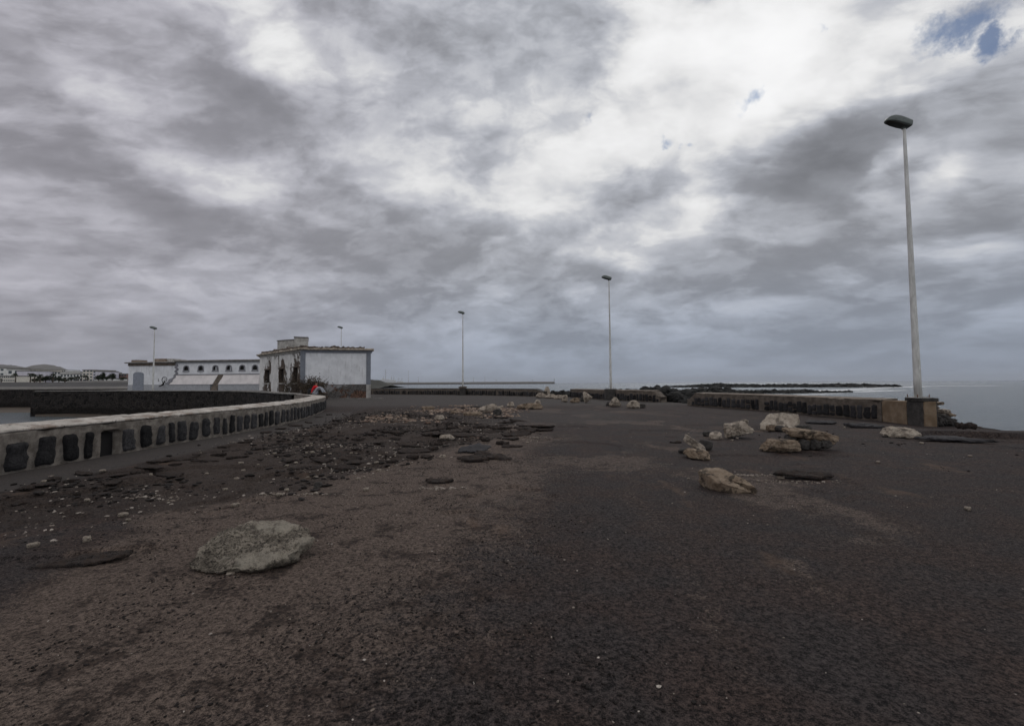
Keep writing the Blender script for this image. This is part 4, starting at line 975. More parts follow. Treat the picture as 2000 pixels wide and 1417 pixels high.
# ------------------------------------------------------------------ street lamps
LG = 'tall street lamps along the sea wall'
def lamp(label, x, y, H, zb, rz=0, ped=None, bolts=True, r=.115, plate_w=.5, tilt=0):
    root = empty('street_lamp', (x, y, zb)); root.rotation_euler = (0, R(tilt), 0); tag(root, label, 'street lamp', LG)
    n = 14; MB().tube([(0, 0, .02 + (H - .06) * k / n) for k in range(n + 1)], [r * (1 - .60 * k / n) for k in range(n + 1)], 20).build('pole', POLE, root, True)
    b = MB(); b.box((-plate_w/2, -plate_w/2, 0), (plate_w/2, plate_w/2, .03)); b.build('base_plate', METAL, root, bevel=.006)
    if bolts:
        for sx in (-1, 1):
            for sy in (-1, 1): MB().tube([(sx * plate_w * .4, sy * plate_w * .4, .03), (sx * plate_w * .4, sy * plate_w * .4, .13)], .014, 8).build('bolt', RUST, root, True)
    d = MB(); d.box((-.035, -r - .006, 1.0), (.035, -r + .03, 1.4)); d.build('service_hatch', POLE, root, bevel=.004)
    # housing: lofted sections along local -x, tilted up towards its tip
    M = Matrix.Translation((0, 0, H - .02)) @ Matrix.Rotation(R(rz), 4, 'Z') @ Matrix.Rotation(R(13), 4, 'Y')
    def loft(secs, nm, mat):
        V = []; F = []; k = 16
        for (sx, w, zt, zbt) in secs:
            for i in range(k):
                a = 2 * math.pi * i / k; c, s_ = math.cos(a), math.sin(a)
                yy = w / 2 * math.copysign(abs(c) ** .45, c); z = (zt if s_ > 0 else -zbt) * abs(s_) ** .5
                V.append(M @ Vector((sx, yy, z)))
        for i in range(len(secs) - 1):
            for j in range(k): F.append((i*k+j, i*k+(j+1) % k, (i+1)*k+(j+1) % k, (i+1)*k+j))
        F.append(tuple(range(k))); F.append(tuple((len(secs)-1)*k + j for j in reversed(range(k))))
        return MB().add(V, F).build(nm, mat, root, True)
    h = loft([(.215, .26, .17, .05), (.205, .29, .19, .06), (.08, .32, .21, .06), (-.10, .345, .24, .05), (-.30, .36, .255, .04), (-.45, .35, .24, .03), (-.57, .31, .19, .03), (-.65, .24, .12, .025), (-.69, .15, .06, .02), (-.70, .08, .03, .01)], 'lamp_housing', HEAD)
    l = loft([(.16, .22, -.03, .085), (.02, .28, -.03, .11), (-.20, .31, -.02, .10), (-.45, .30, -.02, .075), (-.60, .22, -.02, .05), (-.65, .12, -.02, .03)], 'lamp_glass', LENS)
    n_ = MB(); n_.tube([M @ Vector((0.01, 0, -.16)), M @ Vector((.01, 0, .03))], [.06, .075], 12); n_.build('neck', HEAD, root, True)
    return root
g = W(1788, 828); LX, LY = g.x + .05, g.y
lamp('thick white street lamp nearest the camera, on the plinth at the right wall end', LX - .27, 16.46, 10.1, .98, 0, r=.12, plate_w=.52, tilt=-.5)
def rough_box(name, a, b_, mat, parent=None, seed=1):
    a = np.array(a); b_ = np.array(b_); p, f = rock_mesh(tuple(b_ - a), seed, 6, .09, 0, .035, .018); return link(name, npmesh(name, p + (a + b_) / 2, f), mat, parent)
pd = rough_box('lamp_plinth', (LX - .43, 16.13, -.15), (LX + .12, 16.80, .87), DARKCON, None, 4); tag(pd, 'dark concrete plinth with a flat cap carrying the nearest street lamp', 'plinth')
rough_box('cap', (LX - .46, 16.09, .86), (LX + .14, 16.84, .985), DARKCON, pd, 7)
rough_box('ochre_side', (LX - .40, 16.08, -.15), (LX + .02, 16.2, .855), OCHRE, pd, 9)
q = W(1722, 821); V_ = MB(); 
def slabbox(mb, p, q_, d, z0, z1):
    p = Vector(p[:2]); q_ = Vector(q_[:2]); t = (q_ - p).normalized(); n = Vector((-t.y, t.x)) * d
    c = [p, q_, q_ + n, p + n]; return mb.add([(v.x, v.y, z0) for v in c] + [(v.x, v.y, z1) for v in c], [(0,3,2,1),(4,5,6,7),(0,1,5,4),(1,2,6,5),(2,3,7,6),(3,0,4,7)])
slabbox(V_, (RNEAR.xy[-1][0] - .03, RNEAR.xy[-1][1] + .25), (LX - .40, 16.79), .72, -.15, .83)
e = V_.build('rendered_wall_end', OCHRE, bevel=.04); tag(e, 'ochre rendered stretch of wall between the black stones and the lamp plinth', 'wall')
# broken masonry sloping down to the right of the plinth
for i, (dx, dy, z, dm, mt, rr) in enumerate([(.62,.05,.12,(.62,.9,.42),DARKCON,0),(.55,.1,.52,(.5,.8,.36),BLOCK,10),(.98,.1,.10,(.55,.8,.36),DARKCON,6),(.92,0,.40,(.6,.6,.16),BLOCKP,4),(.56,.1,.80,(.34,.6,.16),DARKCON,0),(.74,0,.66,(.42,.6,.10),BLOCK,-6),(1.3,.15,.04,(.5,.7,.3),DARKCON,8),(1.22,.05,.30,(.4,.5,.14),BLOCK,12),(.5,-.2,.25,(.3,.35,.3),BLOCKP,0)]):
    p, f = rock_mesh(tuple(1.18 * q_ for q_ in dm), 500 + i, 5, .42, 7, .20, .08); p = p @ np.array(Matrix.Rotation(R(rr), 3, 'Y')).T
    o = link('masonry_block', npmesh('m', p, f), mt, None, (LX + dx - .30, LY + dy - .1, z * 1.08 + .05)); 
    tag(o, ['black broken block at the foot of the lamp plinth','tan block against the right face of the lamp plinth','black block in the middle of the tumbled wall end','pale flat piece jutting from the tumbled wall end','small dark block at the top of the tumbled wall end','thin brown slab sticking out near the top of the tumbled wall end','lowest black block of the tumbled wall end, farthest right','brown wedge above the lowest block of the tumbled wall end','pale stone low at the near corner of the lamp plinth'][i], 'block', 'tumbled blocks at the wall end')
g = W(1190, 783); MX, MY = RMID.at(RMID.s_at_y(40.6))[:2]; MX += .0
lamp('slender white street lamp behind the middle section of the sea wall', P(1193, 750, MY + .8).x, MY + .8, 10.1, 1.0, 0, plate_w=.8, tilt=-.2)
b = MB(); b.box((P(1193, 750, MY + .8).x - .5, MY + .35, -.1), (P(1193, 750, MY + .8).x + .5, MY + 1.3, 1.0)); tag(b.build('lamp_plinth', DARKCON, bevel=.03), 'concrete plinth behind the middle sea wall under its lamp', 'plinth')
fy = 61.2; fx = P(904, 750, fy).x
lamp('street lamp on the far sea wall, between the big white building and the middle lamp', fx, fy, 9.9, 1.14, 0, plate_w=.7)
b = MB(); b.box((fx - .38, fy - .5, -.1), (fx + .38, fy + .4, .93)); pd = b.build('lamp_plinth', DARKCON, bevel=.03); tag(pd, 'small pale plinth in the far sea wall under its lamp', 'plinth')
b = MB(); b.box((fx - .5, fy - .6, .932), (fx + .5, fy + .5, 1.14)); b.build('cap', BROWNC, pd, bevel=.03)
lx = P(299, 750, 60.9).x; lamp('yellowish street lamp standing in front of the low white building with the blue-grey door', lx, 60.9, 8.35, .80, 0, r=.12, plate_w=.4, bolts=False)
lx = P(666, 700, 78).x; lamp('street lamp whose top shows above the roof of the big white building', lx, 78, 11.2, 0, 0, bolts=False)

# ------------------------------------------------------------------ buildings
def facade(name, A, B, z0, z1, mat, parent, openings=(), res=.12, peel=None, thick=.35, back=True):
    """vertical wall from A to B; openings (u0,u1,z0,z1) in metres along AB. Visible side is to the right of A->B."""
    A = Vector(A); B = Vector(B); L = (B - A).length; t = (B - A) / L; n = Vector((t.y, -t.x))
    us = sorted(set([0, L] + list(np.arange(0, L, res)) + [u for o in openings for u in o[:2]])); zs = sorted(set([z0, z1] + list(np.arange(z0, z1, res)) + [z for o in openings for z in o[2:4]]))
    us = np.array(us); zs = np.array(zs); V = []; F = []; pe = []
    for z in zs:
        for u in us:
            V.append((A.x + t.x * u, A.y + t.y * u, z)); pe.append(peel(u, z) if peel else 0)
    nu = len(us)
    for j in range(len(zs) - 1):
        for i in range(nu - 1):
            uc = (us[i] + us[i+1]) / 2; zc = (zs[j] + zs[j+1]) / 2
            if any(o[0] < uc < o[1] and o[2] < zc < o[3] for o in openings): continue
            F.append((j*nu+i, j*nu+i+1, (j+1)*nu+i+1, (j+1)*nu+i))
    for (u0, u1, a, b_) in openings:               # reveals
        k = len(V); p = [(u0, a), (u1, a), (u1, b_), (u0, b_)]
        for (u, z) in p: V.append((A.x + t.x * u, A.y + t.y * u, z)); pe.append(1 if peel else 0)
        for (u, z) in p: V.append((A.x + t.x * u - n.x * thick, A.y + t.y * u - n.y * thick, z)); pe.append(1 if peel else 0)
        for m in range(4): F.append((k + m, k + (m + 1) % 4, k + 4 + (m + 1) % 4, k + 4 + m))
    o = link(name, npmesh(name, V, F, False, {'peel': np.array(pe, float)}), mat, parent); return o
def bandbox(mb, A, B, out, z0, z1, back=.3, ext0=0, ext1=0):
    A = Vector(A); B = Vector(B); t = (B - A).normalized(); n = Vector((t.y, -t.x)); a = A - t * ext0; b = B + t * ext1
    c = [a + n * out, b + n * out, b - n * back, a - n * back]
    return mb.add([(v.x, v.y, z0) for v in c] + [(v.x, v.y, z1) for v in c], [(0,1,2,3),(4,7,6,5),(0,4,5,1),(1,5,6,2),(2,6,7,3),(3,7,4,0)])
def ragged_band(name, A, B, out, z0, z1, mat, parent, amp=.06, seed=0, back=.5, step=.12, ext0=0, ext1=0):
    A = Vector(A); B = Vector(B); L = (B - A).length; t = (B - A) / L; n = Vector((t.y, -t.x)); V = []; F = []; k = 0; u = -ext0; us = []
    while u < L + ext1: us.append(u); u += step
    us.append(L + ext1)
    prof = [(-back, 0), (out * .8, 0), (out, .3), (out * .95, .75), (out * .7, 1), (-back, 1)]
    for u in us:
        e = mnoise.noise((u * 1.3, seed, 0)) * 1.2 + mnoise.noise((u * 4, seed, 3)) * .8 + mnoise.noise((u * 11, seed, 7)) * .4
        for (o, f) in prof:
            oo = o + (amp * .8 * mnoise.noise((u * 3, f * 3, seed + 4)) if o > 0 else 0); zz = z0 + (z1 - z0) * f + (amp * (e - .2) if f > .5 else amp * .2 * e)
            V.append((A.x + t.x * u + n.x * oo, A.y + t.y * u + n.y * oo, zz))
    m = len(prof); idx = np.arange(len(us) * m).reshape(len(us), m); r = np.roll(idx, -1, 1)
    F = [tuple(f) for f in np.stack([idx[:-1], idx[1:], r[1:], r[:-1]], -1).reshape(-1, 4)] + [tuple(idx[0]), tuple(idx[-1][::-1])]
    return link(name, npmesh(name, V, F, False), mat, parent)

# -- main building: corner A, right end B, far left end D
Ab = Vector((-22.9, 49.2)); Bb = Vector((P(724, 740, 50.9).x, 50.9)); Db = Vector((-32.5, 58.6)); Cb = Bb + (Db - Ab)
ZT = 5.42
mainb = empty('derelict_building', (Ab.x, Ab.y, 0)); tag(mainb, 'big derelict white building with a grey plinth and three broken windows, where the road bends', 'building')
mainb.location = (0, 0, 0)
Lr = (Bb - Ab).length
def peel_r(u, z): return .30 * sst(2.2, 1.5, z) + .55 * sst(.30, .0, abs(u - 2.2) / 6) * sst(2.3, 1.6, z) + .12 * (fbm2(np.array(u), np.array(z), .8, 3, 5) - .5)
facade('wall', Ab, Bb, 1.5, 5.0, PLASTER, mainb, [], .15, peel_r)
def peel_p(u, z):
    return .25 + .75 * sst(.54, .60, fbm2(np.array(u), np.array(z), .75, 4, 15)) * sst(1.0, 2.5, u) - .25 * sst(.62, .5, z) * 0
pA = Ab; t_ = (Bb - Ab).normalized(); n_ = Vector((t_.y, -t_.x))
facade('plinth', Ab + n_ * .05 - t_ * .03, Bb + n_ * .05 + t_ * .03, -.1, 1.5, PLINTH, mainb, [], .15, peel_p)
mb = MB(); bandbox(mb, Ab, Bb, .056, 1.492, 1.53, 0); mb.build('plinth_ledge', DARKCON, mainb)
# windows on the left facade
def upx(px, A, B):
    d = ray(px, 735); # intersection of the ray with the line AB
    t = B - A; # A + t*u = k*d
    den = t.x * d.y - t.y * d.x; u = (A.y * d.x - A.x * d.y) / den; return u * t.length
Ll = (Db - Ab).length
wins = []
for (x0, x1, zt_, zb_) in [(517.5, 526.5, 3.35, 1.75), (545, 554, 3.35, 1.75), (572.5, 580.5, 3.4, 1.75)]:
    u0 = upx(x1, Ab, Db); u1 = upx(x0, Ab, Db); wins.append((u0, u1, zb_, zt_))
opn = [(Ll - w[1], Ll - w[0], w[2], w[3]) for w in wins]      # measured from D
def peel_l(u, z):
    v = .10 + .12 * sst(0, 8, u)
    for (a, b_, c_, d_) in opn:
        du = max(a - u, 0, u - b_); dz = max((c_ - .9) - z, 0, z - (d_ + .35)); v = max(v, .95 - (du * .75 + dz * .9))
    v = max(v, .62 * sst(1.6, .6, z)); v += .55 * sst(9, 12.5, u) * sst(3.0, 1.8, z)
    q_ = fbm2(np.array(u), np.array(z * .55), 1.5, 5, 44)
    return float(v * .95 + (q_ - .5) * 2.1)
facade('wall', Db, Ab, -.1, 5.0, PLASTER2, mainb, opn, .09, peel_l)
facade('wall', Bb, Cb, -.1, 5.0, PLASTER, mainb, [], .5, lambda u, z: .1); facade('wall', Cb, Db, -.1, 5.0, PLASTER, mainb, [], .5, lambda u, z: .1)
tl = (Ab - Db).normalized(); nl = Vector((tl.y, -tl.x))
for (a, b_, c_, d_) in opn:
    wn = MB(); p0 = Db + tl * (a - .12); p1 = Db + tl * (b_ + .12)
    bandbox(wn, p0, p1, .16, c_ - .16, c_ - .02, .1); w_ = wn.build('window_sill', ROOFGREY, mainb, bevel=.02)
    ragged_band('broken_lintel', p0, p1, .10, d_ + .0, d_ + .16, BROWNC, mainb, .1, int(a * 10), .05)
    bx_ = MB(); q0 = Db + tl * a - nl * .33; q1 = Db + tl * b_ - nl * .33
    bandbox(bx_, q0, q1, .0, c_, d_, .02); bx_.build('window_void', BLACK, mainb)
    fr = MB(); m_ = (a + b_) / 2; q0 = Db + tl * (m_ - .03) - nl * .2; q1 = Db + tl * (m_ + .03) - nl * .2; bandbox(fr, q0, q1, 0, c_, d_, .05); fr.build('window_frame', BROWNC, mainb)
# pilasters, cornices, roof
mb = MB(); bandbox(mb, Ab, Ab + t_ * .50, .07, 1.50, 5.0, .02); mb.build('corner_pilaster', GREYPAINT, mainb)
mb = MB(); bandbox(mb, Bb - t_ * .48, Bb, .07, 1.50, 5.0, .02); mb.build('corner_pilaster', GREYPAINT, mainb)
mb = MB(); bandbox(mb, Bb - t_ * .46, Bb + t_ * .02, .09, -.1, 1.49, .02); mb.build('pilaster_base', ROOFGREY, mainb)
mb = MB(); bandbox(mb, Ab, Bb, .10, 5.0, 5.16, .3, .1, .1); bandbox(mb, Ab, Bb, .17, 5.162, 5.26, .3, .17, .17); mb.build('cornice_band', GREYPAINT, mainb, bevel=.01)
ragged_band('cornice', Ab, Bb, .36, 5.262, 5.50, CREAMC, mainb, .07, 3, .6, ext0=.2, ext1=.30)
ragged_band('roof_edge', Ab, Bb, .05, 5.50, 5.72, BROWNC, mainb, .16, 5, .5, ext0=.1, ext1=-.7)
mb = MB(); bandbox(mb, Db, Ab, .10, 5.0, 5.12, .3, .1, .09); mb.build('cornice_band', ROOFGREY, mainb, bevel=.01)
ragged_band('cornice', Db, Ab, .24, 5.122, 5.24, ROOFGREY, mainb, .05, 8, .5, ext0=.2, ext1=.15)
ragged_band('cornice', Db, Ab, .38, 5.24, 5.46, CREAMC, mainb, .08, 9, .6, ext0=.3, ext1=.15)
ragged_band('roof_edge', Db, Ab, .02, 5.46, 5.72, BROWNC, mainb, .17, 12, .5, ext0=-.6, ext1=0)
mb = MB(); mb.add([(v.x, v.y, 5.3) for v in (Ab, Bb, Cb, Db)], [(0, 1, 2, 3)]); mb.build('roof', ROOFGREY, mainb)
# parapet boxes on the roof
def at_az(px, Y): return P(px, 700, Y).xy
p0 = Vector(at_az(541, 57)); p1 = Vector(at_az(574, 55.5)); p2 = Vector(at_az(574, 55)); p3 = Vector(at_az(601, 55.6))
mb = MB(); bandbox(mb, p0, p1, 0, 5.3, 6.98, 2.0); rb = mb.build('roof_parapet', ROOFGREY, mainb, bevel=.03)
mb = MB(); bandbox(mb, p0, p1, .08, 6.985, 7.08, 2.1, .05); mb.build('ledge', DKCAP, rb, bevel=.02)
mb = MB(); bandbox(mb, p2, p3, .02, 5.3, 7.22, 2.6); rb = mb.build('roof_parapet', ROOFGREY, mainb, bevel=.03)
mb = MB(); bandbox(mb, p2, p3, .1, 7.222, 7.34, 2.7, .05, .05); mb.build('ledge', DKCAP, rb, bevel=.02)
# thin pale kerb along the foot of the wall
e = MB(); k0 = W(640, 779); k1 = W(748, 778.5); bandbox(e, k0.xy, k1.xy, .0, -.03, .10, .3); tag(e.build('kerb', DKCAP, bevel=.02), 'low pale kerb along the foot of the derelict building', 'kerb')

# -- long low wing with arched vents
Aw = Vector(P(343, 740, 63.4).xy); Bw = Vector(P(508, 740, 61.6).xy); Cw = Bw + Vector((1, 9)); Dw = Aw + Vector((-1, 9)); Lw = (Bw - Aw).length
wing = empty('arcaded_building', (0, 0, 0)); tag(wing, 'long low white building with a row of small arched openings behind the harbour wall', 'building')
zq = .8
def zof(py, Y, px=420): return P(px, py, Y).z
tw = (Bw - Aw).normalized(); nw = Vector((tw.y, -tw.x))
aw = []
for px in (363.5, 392, 420.5, 447, 473, 498): u = upx(px, Aw, Bw); aw.append((u - .36, u + .36, zof(723, 62.5), zof(713.5, 62.5)))
facade('wall', Aw, Bw, zof(730, 62.5), zof(709, 62.5), PLASTER, wing, aw, .3, lambda u, z: .05, thick=.3)
for (a, b_, c_, d_) in aw:
    m_ = (a + b_) / 2; V = []; F = []; ks = 12; ro, ri, wy = .47, .33, .0; zc = c_ + .30; O = Aw + nw * .05
    def pt(u, z, o=.05): v = Aw + tw * u + nw * o; return (v.x, v.y, z)
    outl = [(m_ - ro, c_ - .06)] + [(m_ - ro * math.cos(math.pi * k / ks), zc + ro * .95 * math.sin(math.pi * k / ks)) for k in range(ks + 1)] + [(m_ + ro, c_ - .06)]
    inl = [(m_ - ri, c_ + .0)] + [(m_ - ri * math.cos(math.pi * k / ks), zc + ri * .95 * math.sin(math.pi * k / ks)) for k in range(ks + 1)] + [(m_ + ri, c_ + .0)]
    for (o_) in (.05, -.02):
        V += [pt(u, z, o_) for u, z in outl] + [pt(u, z, o_) for u, z in inl]
    k = len(outl)
    for i in range(k - 1): F += [(i, i + 1, k + i + 1, k + i), (i, 2*k + i, 2*k + i + 1, i + 1), (k + i, k + i + 1, 3*k + i + 1, 3*k + i)]
    w_ = MB().add(V, F).build('arched_vent', SURROUND, wing)
    mb = MB(); bandbox(mb, Aw + tw * (m_ - .5), Aw + tw * (m_ + .5), .11, c_ - .16, c_ - .04, .05); mb.build('sill', SURROUND, w_)
zc0 = zof(730.5, 62.5)
mb = MB(); bandbox(mb, Aw, Bw, .12, zc0 - .06, zc0 + .04, .1); mb.build('string_course', SURROUND, wing)
mb = MB(); bandbox(mb, Aw, Bw, .06, zof(709, 62.5), zof(705.6, 62.5), .3); mb.build('frieze', PALEGREY, wing)
ragged_band('cornice', Aw, Bw, .35, zof(705.6, 62.5) + .003, zof(702.4, 62.5), DKCAP, wing, .015, 3, .5)
mb = MB(); mb.add([(v.x, v.y, zof(704, 62.5)) for v in (Aw, Bw, Cw, Dw)], [(0, 1, 2, 3)]); mb.build('roof', ROOFGREY, wing)
# battered lower wall: slopes outwards to the plinth, in two bays with a brown pier between
zs0, zs1 = zof(750, 62.3), zc0 - .06
def bay(px0t, px1t, px0b, px1b):
    u = [upx(p, Aw, Bw) for p in (px0t, px1t, px0b, px1b)]; V = []
    for (uu, z, o) in ((u[0], zs1, .04), (u[1], zs1, .04), (u[3], zs0, .45), (u[2], zs0, .45)): v = Aw + tw * uu + nw * o; V.append((v.x, v.y, z))
    V += [(v[0] - nw.x * .5, v[1] - nw.y * .5, v[2]) for v in V]
    MB().add(V, [(0,3,2,1),(4,5,6,7),(0,1,5,4),(1,2,6,5),(2,3,7,6),(3,0,4,7)]).build('battered_wall', PLASTPINK, wing)
bay(344, 426.5, 336, 420); bay(437, 508, 431, 508)
u0, u1, u2, u3 = [upx(p, Aw, Bw) for p in (427, 437, 417, 430)]; V = []
for (uu, z, o) in ((u0, zs1, .10), (u1, zs1, .10), (u3, .75, .6), (u2, .75, .6)): v = Aw + tw * uu + nw * o; V.append((v.x, v.y, z))
V += [(v[0] - nw.x * .6, v[1] - nw.y * .6, v[2]) for v in V]
MB().add(V, [(0,3,2,1),(4,5,6,7),(0,1,5,4),(1,2,6,5),(2,3,7,6),(3,0,4,7)]).build('sloping_buttress', BROWNC, wing)
mb = MB(); bandbox(mb, Aw - tw * .6, Aw + tw * (u2 - .05), .5, zs0 - .06, zs0, .6); bandbox(mb, Aw + tw * (u3 + .05), Bw, .5, zs0 - .06, zs0, .6); mb.build('plinth_ledge', SURROUND, wing)
mb = MB(); bandbox(mb, Aw - tw * 1.1, Aw + tw * (u2 - .1), .46, .7, zs0 - .063, .6); bandbox(mb, Aw + tw * (u3 + .1), Bw, .46, .7, zs0 - .063, .6); mb.build('plinth', PALEGREY, wing)
# jagged grey quoin where the wing meets the left block
V = []; F = []; prof = [(346, 709), (348, 713), (345, 716), (349, 720), (345, 724), (348, 728), (344, 732), (345, 736), (340, 740), (341, 744), (336, 747), (336, 750)]
for i, (px, py) in enumerate(prof):
    z = zof(py, 62.5); 
    for p_, o in ((px, .08 + .42 * sst(730, 750, py)), (px - 4 - (py > 738) * 3, .08 + .42 * sst(730, 750, py))):
        v = Aw + tw * upx(p_, Aw, Bw) + nw * (float(o) + .03); V.append((v.x, v.y, z))
    for p_, o in ((px, 0), (px - 4 - (py > 738) * 3, 0)):
        v = Aw + tw * upx(p_, Aw, Bw) - nw * .1; V.append((v.x, v.y, z))
for i in range(len(prof) - 1): a = 4 * i; F += [(a, a+4, a+5, a+1), (a, a+2, a+6, a+4), (a+1, a+5, a+7, a+3)]
MB().add(V, F).build('quoin', SURROUND, wing)
# rooms seen through the vents: dark inside, two white partitions
mb = MB(); bandbox(mb, Aw + tw * .3, Bw - tw * .3, -2.2, 2.6, 4.7, .1); mb.build('inner_wall', BLACK, wing)
for px, w_ in ((421, .12), (452, .30), (477.5, .14)):
    u = upx(px, Aw, Bw); mb = MB(); bandbox(mb, Aw + tw * (u - w_), Aw + tw * (u + w_), -.45, 2.6, 4.0, .05); mb.build('white_partition', PALEGREY, wing)

# -- low block at the left end
A2 = Vector(P(250.5, 740, 64.6).xy); B2 = Vector(P(344, 740, 63.4).xy); t2 = (B2 - A2).normalized(); n2 = Vector((t2.y, -t2.x))
blk = empty('low_building', (0, 0, 0)); tag(blk, 'low white building with an arched blue-grey door, at the left end of the row', 'building')
zA = zof(714, 64, 300); facade('wall', A2, B2, .75, zA, PLASTER, blk, [], .3, lambda u, z: .05 + .2 * sst(1.6, .9, z))
facade('wall', A2 + Vector((-.8, 9)), A2, .75, zA, PLASTER, blk, [], .5, lambda u, z: .1)
ragged_band('cornice', A2, B2, .12, zA + .003, zof(709, 64, 300), BROWNC, blk, .05, 31, .5)
ragged_band('cornice', A2, B2, .36, zof(709, 64, 300), zof(706.5, 64, 300), DKCAP, blk, .03, 32, .5, ext0=.35)
mb = MB(); mb.add([(A2.x, A2.y, zof(708, 64, 300)), (B2.x, B2.y, zof(708, 64, 300)), (B2.x, B2.y + 9, zof(708, 64, 300)), (A2.x - .8, A2.y + 9, zof(708, 64, 300))], [(0, 1, 2, 3)]); mb.build('roof', ROOFGREY, blk)
for (a, b_, y0) in ((256, 266.5, 702.6), (299, 322, 700.3), (322.5, 335, 700.6), (335.5, 344, 702)):
    mb = MB(); bandbox(mb, P(a, 710, 68).xy, P(b_, 710, 67.6).xy, 0, zof(709, 68, 300), zof(y0, 68, 300), 1.5); mb.build('roof_box', ROOFBOX if a < 322 else ROOFGREY, blk, bevel=.03)
ua, ub = upx(260.5, A2, B2), upx(281, A2, B2); zt1 = zof(730.5, 64, 270); mm = (ua + ub) / 2; V = []
pr = [(ua, .8), (ua, zt1)] + [(mm - (ub - ua) / 2 * math.cos(math.pi * k / 10), zt1 + .32 * math.sin(math.pi * k / 10)) for k in range(1, 10)] + [(ub, zt1), (ub, .8)]
for o in (.05, -.05): V += [((A2 + t2 * u + n2 * o).x, (A2 + t2 * u + n2 * o).y, z) for u, z in pr]
k = len(pr); F = [tuple(reversed(range(k))), tuple(range(k, 2 * k))] + [(i, (i + 1) % k, (i + 1) % k + k, i + k) for i in range(k)]
MB().add(V, F).build('arched_door', DOORBLUE, blk)
mb = MB(); bandbox(mb, A2 + t2 * (ub + .05), B2 - t2 * .7, .05, .75, zof(750.6, 64, 300), .02); bandbox(mb, A2, A2 + t2 * (ua - .05), .05, .75, zof(751, 64, 300), .02); mb.build('plinth', PALEGREY, blk)
# sprayed scribble: round loops and strokes
mb = MB(); zc = zof(741.5, 64, 320); uc = upx(321.5, A2, B2)
def spray(ps, r=.035):
    mb.tube([(lambda v: (v.x, v.y, zc + z))(A2 + t2 * (uc + u) + n2 * .012) for u, z in ps], r, 5)
spray([(.42 * math.cos(a), .42 * math.sin(a)) for a in np.linspace(-.4, 4.6, 18)]); spray([(-.35, -.5), (-.2, -.1), (-.3, .2), (-.05, .35), (.1, .1), (.0, -.2), (.15, -.4)], .025)
spray([(.1, -.3), (.3, -.1), (.22, .2)], .025); spray([(-.5, -.62), (-.2, -.7), (.0, -.55)], .03); spray([(-.9, .05), (-1.05, -.1), (-.8, -.15)], .022); spray([(-.98, .2), (-.95, -.25)], .02)
mb.build('graffiti', SPRAY, blk)
e = MB(); q0 = A2 + t2 * upx(325, A2, B2) + n2 * .5; pz = zof(751, 64, 325)
e.tube([(q0.x - .55, q0.y, pz - .25), (q0.x, q0.y, pz + .0), (q0.x + .25, q0.y, pz + .55)], [.05, .12, .05], 6); tag(e.build('plank', BLACK, smooth=False), 'dark broken plank leaning up beside the scribble on the low white building', 'plank')

# ------------------------------------------------------------------ plants
def foliage_mat(nm, c0, c1):
    def fn(t, o, b, g):
        a = attr(t, 'tone'); return t.mix(a.outputs['Fac'], c0, c1), None, 0
    return material(nm, fn, .85, .2)
DRY = foliage_mat('dry_leaves', (.035, .027, .020), (.135, .105, .075)); GREEN = foliage_mat('dark_leaves', (.012, .018, .008), (.045, .055, .028))
PALMM = foliage_mat('palm_fronds', (.012, .017, .009), (.040, .048, .025)); BARK = simple('bark', (.085, .065, .05), .4, 8)
def leaves(n, cen, rad, size, seed, tone=(0, 1), squash=1.0):
    rs = np.random.default_rng(seed); ncl = max(6, n // 60); cc = rs.normal(size=(ncl, 3)); cc /= np.linalg.norm(cc, axis=1)[:, None]; cc *= (rs.random((ncl, 1)) ** .4) * .8
    i = rs.integers(0, ncl, n); p = cc[i] + rs.normal(size=(n, 3)) * .17; p[:, 2] = np.maximum(p[:, 2], -.95)
    P_ = p * np.array(rad) + np.array(cen); d = rs.normal(size=(n, 3)); d /= np.linalg.norm(d, axis=1)[:, None]; e = np.cross(d, rs.normal(size=(n, 3))); e /= np.linalg.norm(e, axis=1)[:, None]
    s = size * rs.uniform(.5, 1.4, (n, 1)); V = np.stack([P_ - d * s, P_ + e * s * .45, P_ + d * s, P_ - e * s * .45], 1).reshape(-1, 3)
    F = np.arange(4 * n).reshape(n, 4); return V, F, np.repeat(rs.uniform(*tone, n) * .6 + .4 * rs.random(ncl)[i], 4)
def bush(label, x, y, z, rad, n, size, seed, mat, name='dry_bush', cat='bush', twigs=14):
    root = empty(name, (x, y, z)); tag(root, label, cat)
    V, F, T = leaves(n, (0, 0, rad[2] * .95), rad, size, seed); link('foliage', npmesh('foliage', V, F, False, {'tone': T}), mat, root)
    rs = random.Random(seed); mb = MB()
    for k in range(twigs):
        a = rs.uniform(0, 6.28); h = rs.uniform(.7, 1.15); mb.tube([(0, 0, 0), (rad[0] * .5 * math.cos(a), rad[1] * .5 * math.sin(a), rad[2] * h), (rad[0] * 1.05 * math.cos(a), rad[1] * math.sin(a), rad[2] * 1.7 * h)], [.03, .02, .006], 5)
    mb.build('branches', BARK, root); return root
q = P(612, 760, 47.2); bush('dry brown bush growing against the corner of the derelict building', q.x, q.y, 0, (1.55, 1.0, 1.28), 5200, .075, 5, DRY)
q = P(570, 760, 48.8); bush('dry shrub in front of the broken windows of the derelict building', q.x, q.y, 0, (1.3, .7, 1.25), 1500, .07, 6, DRY)

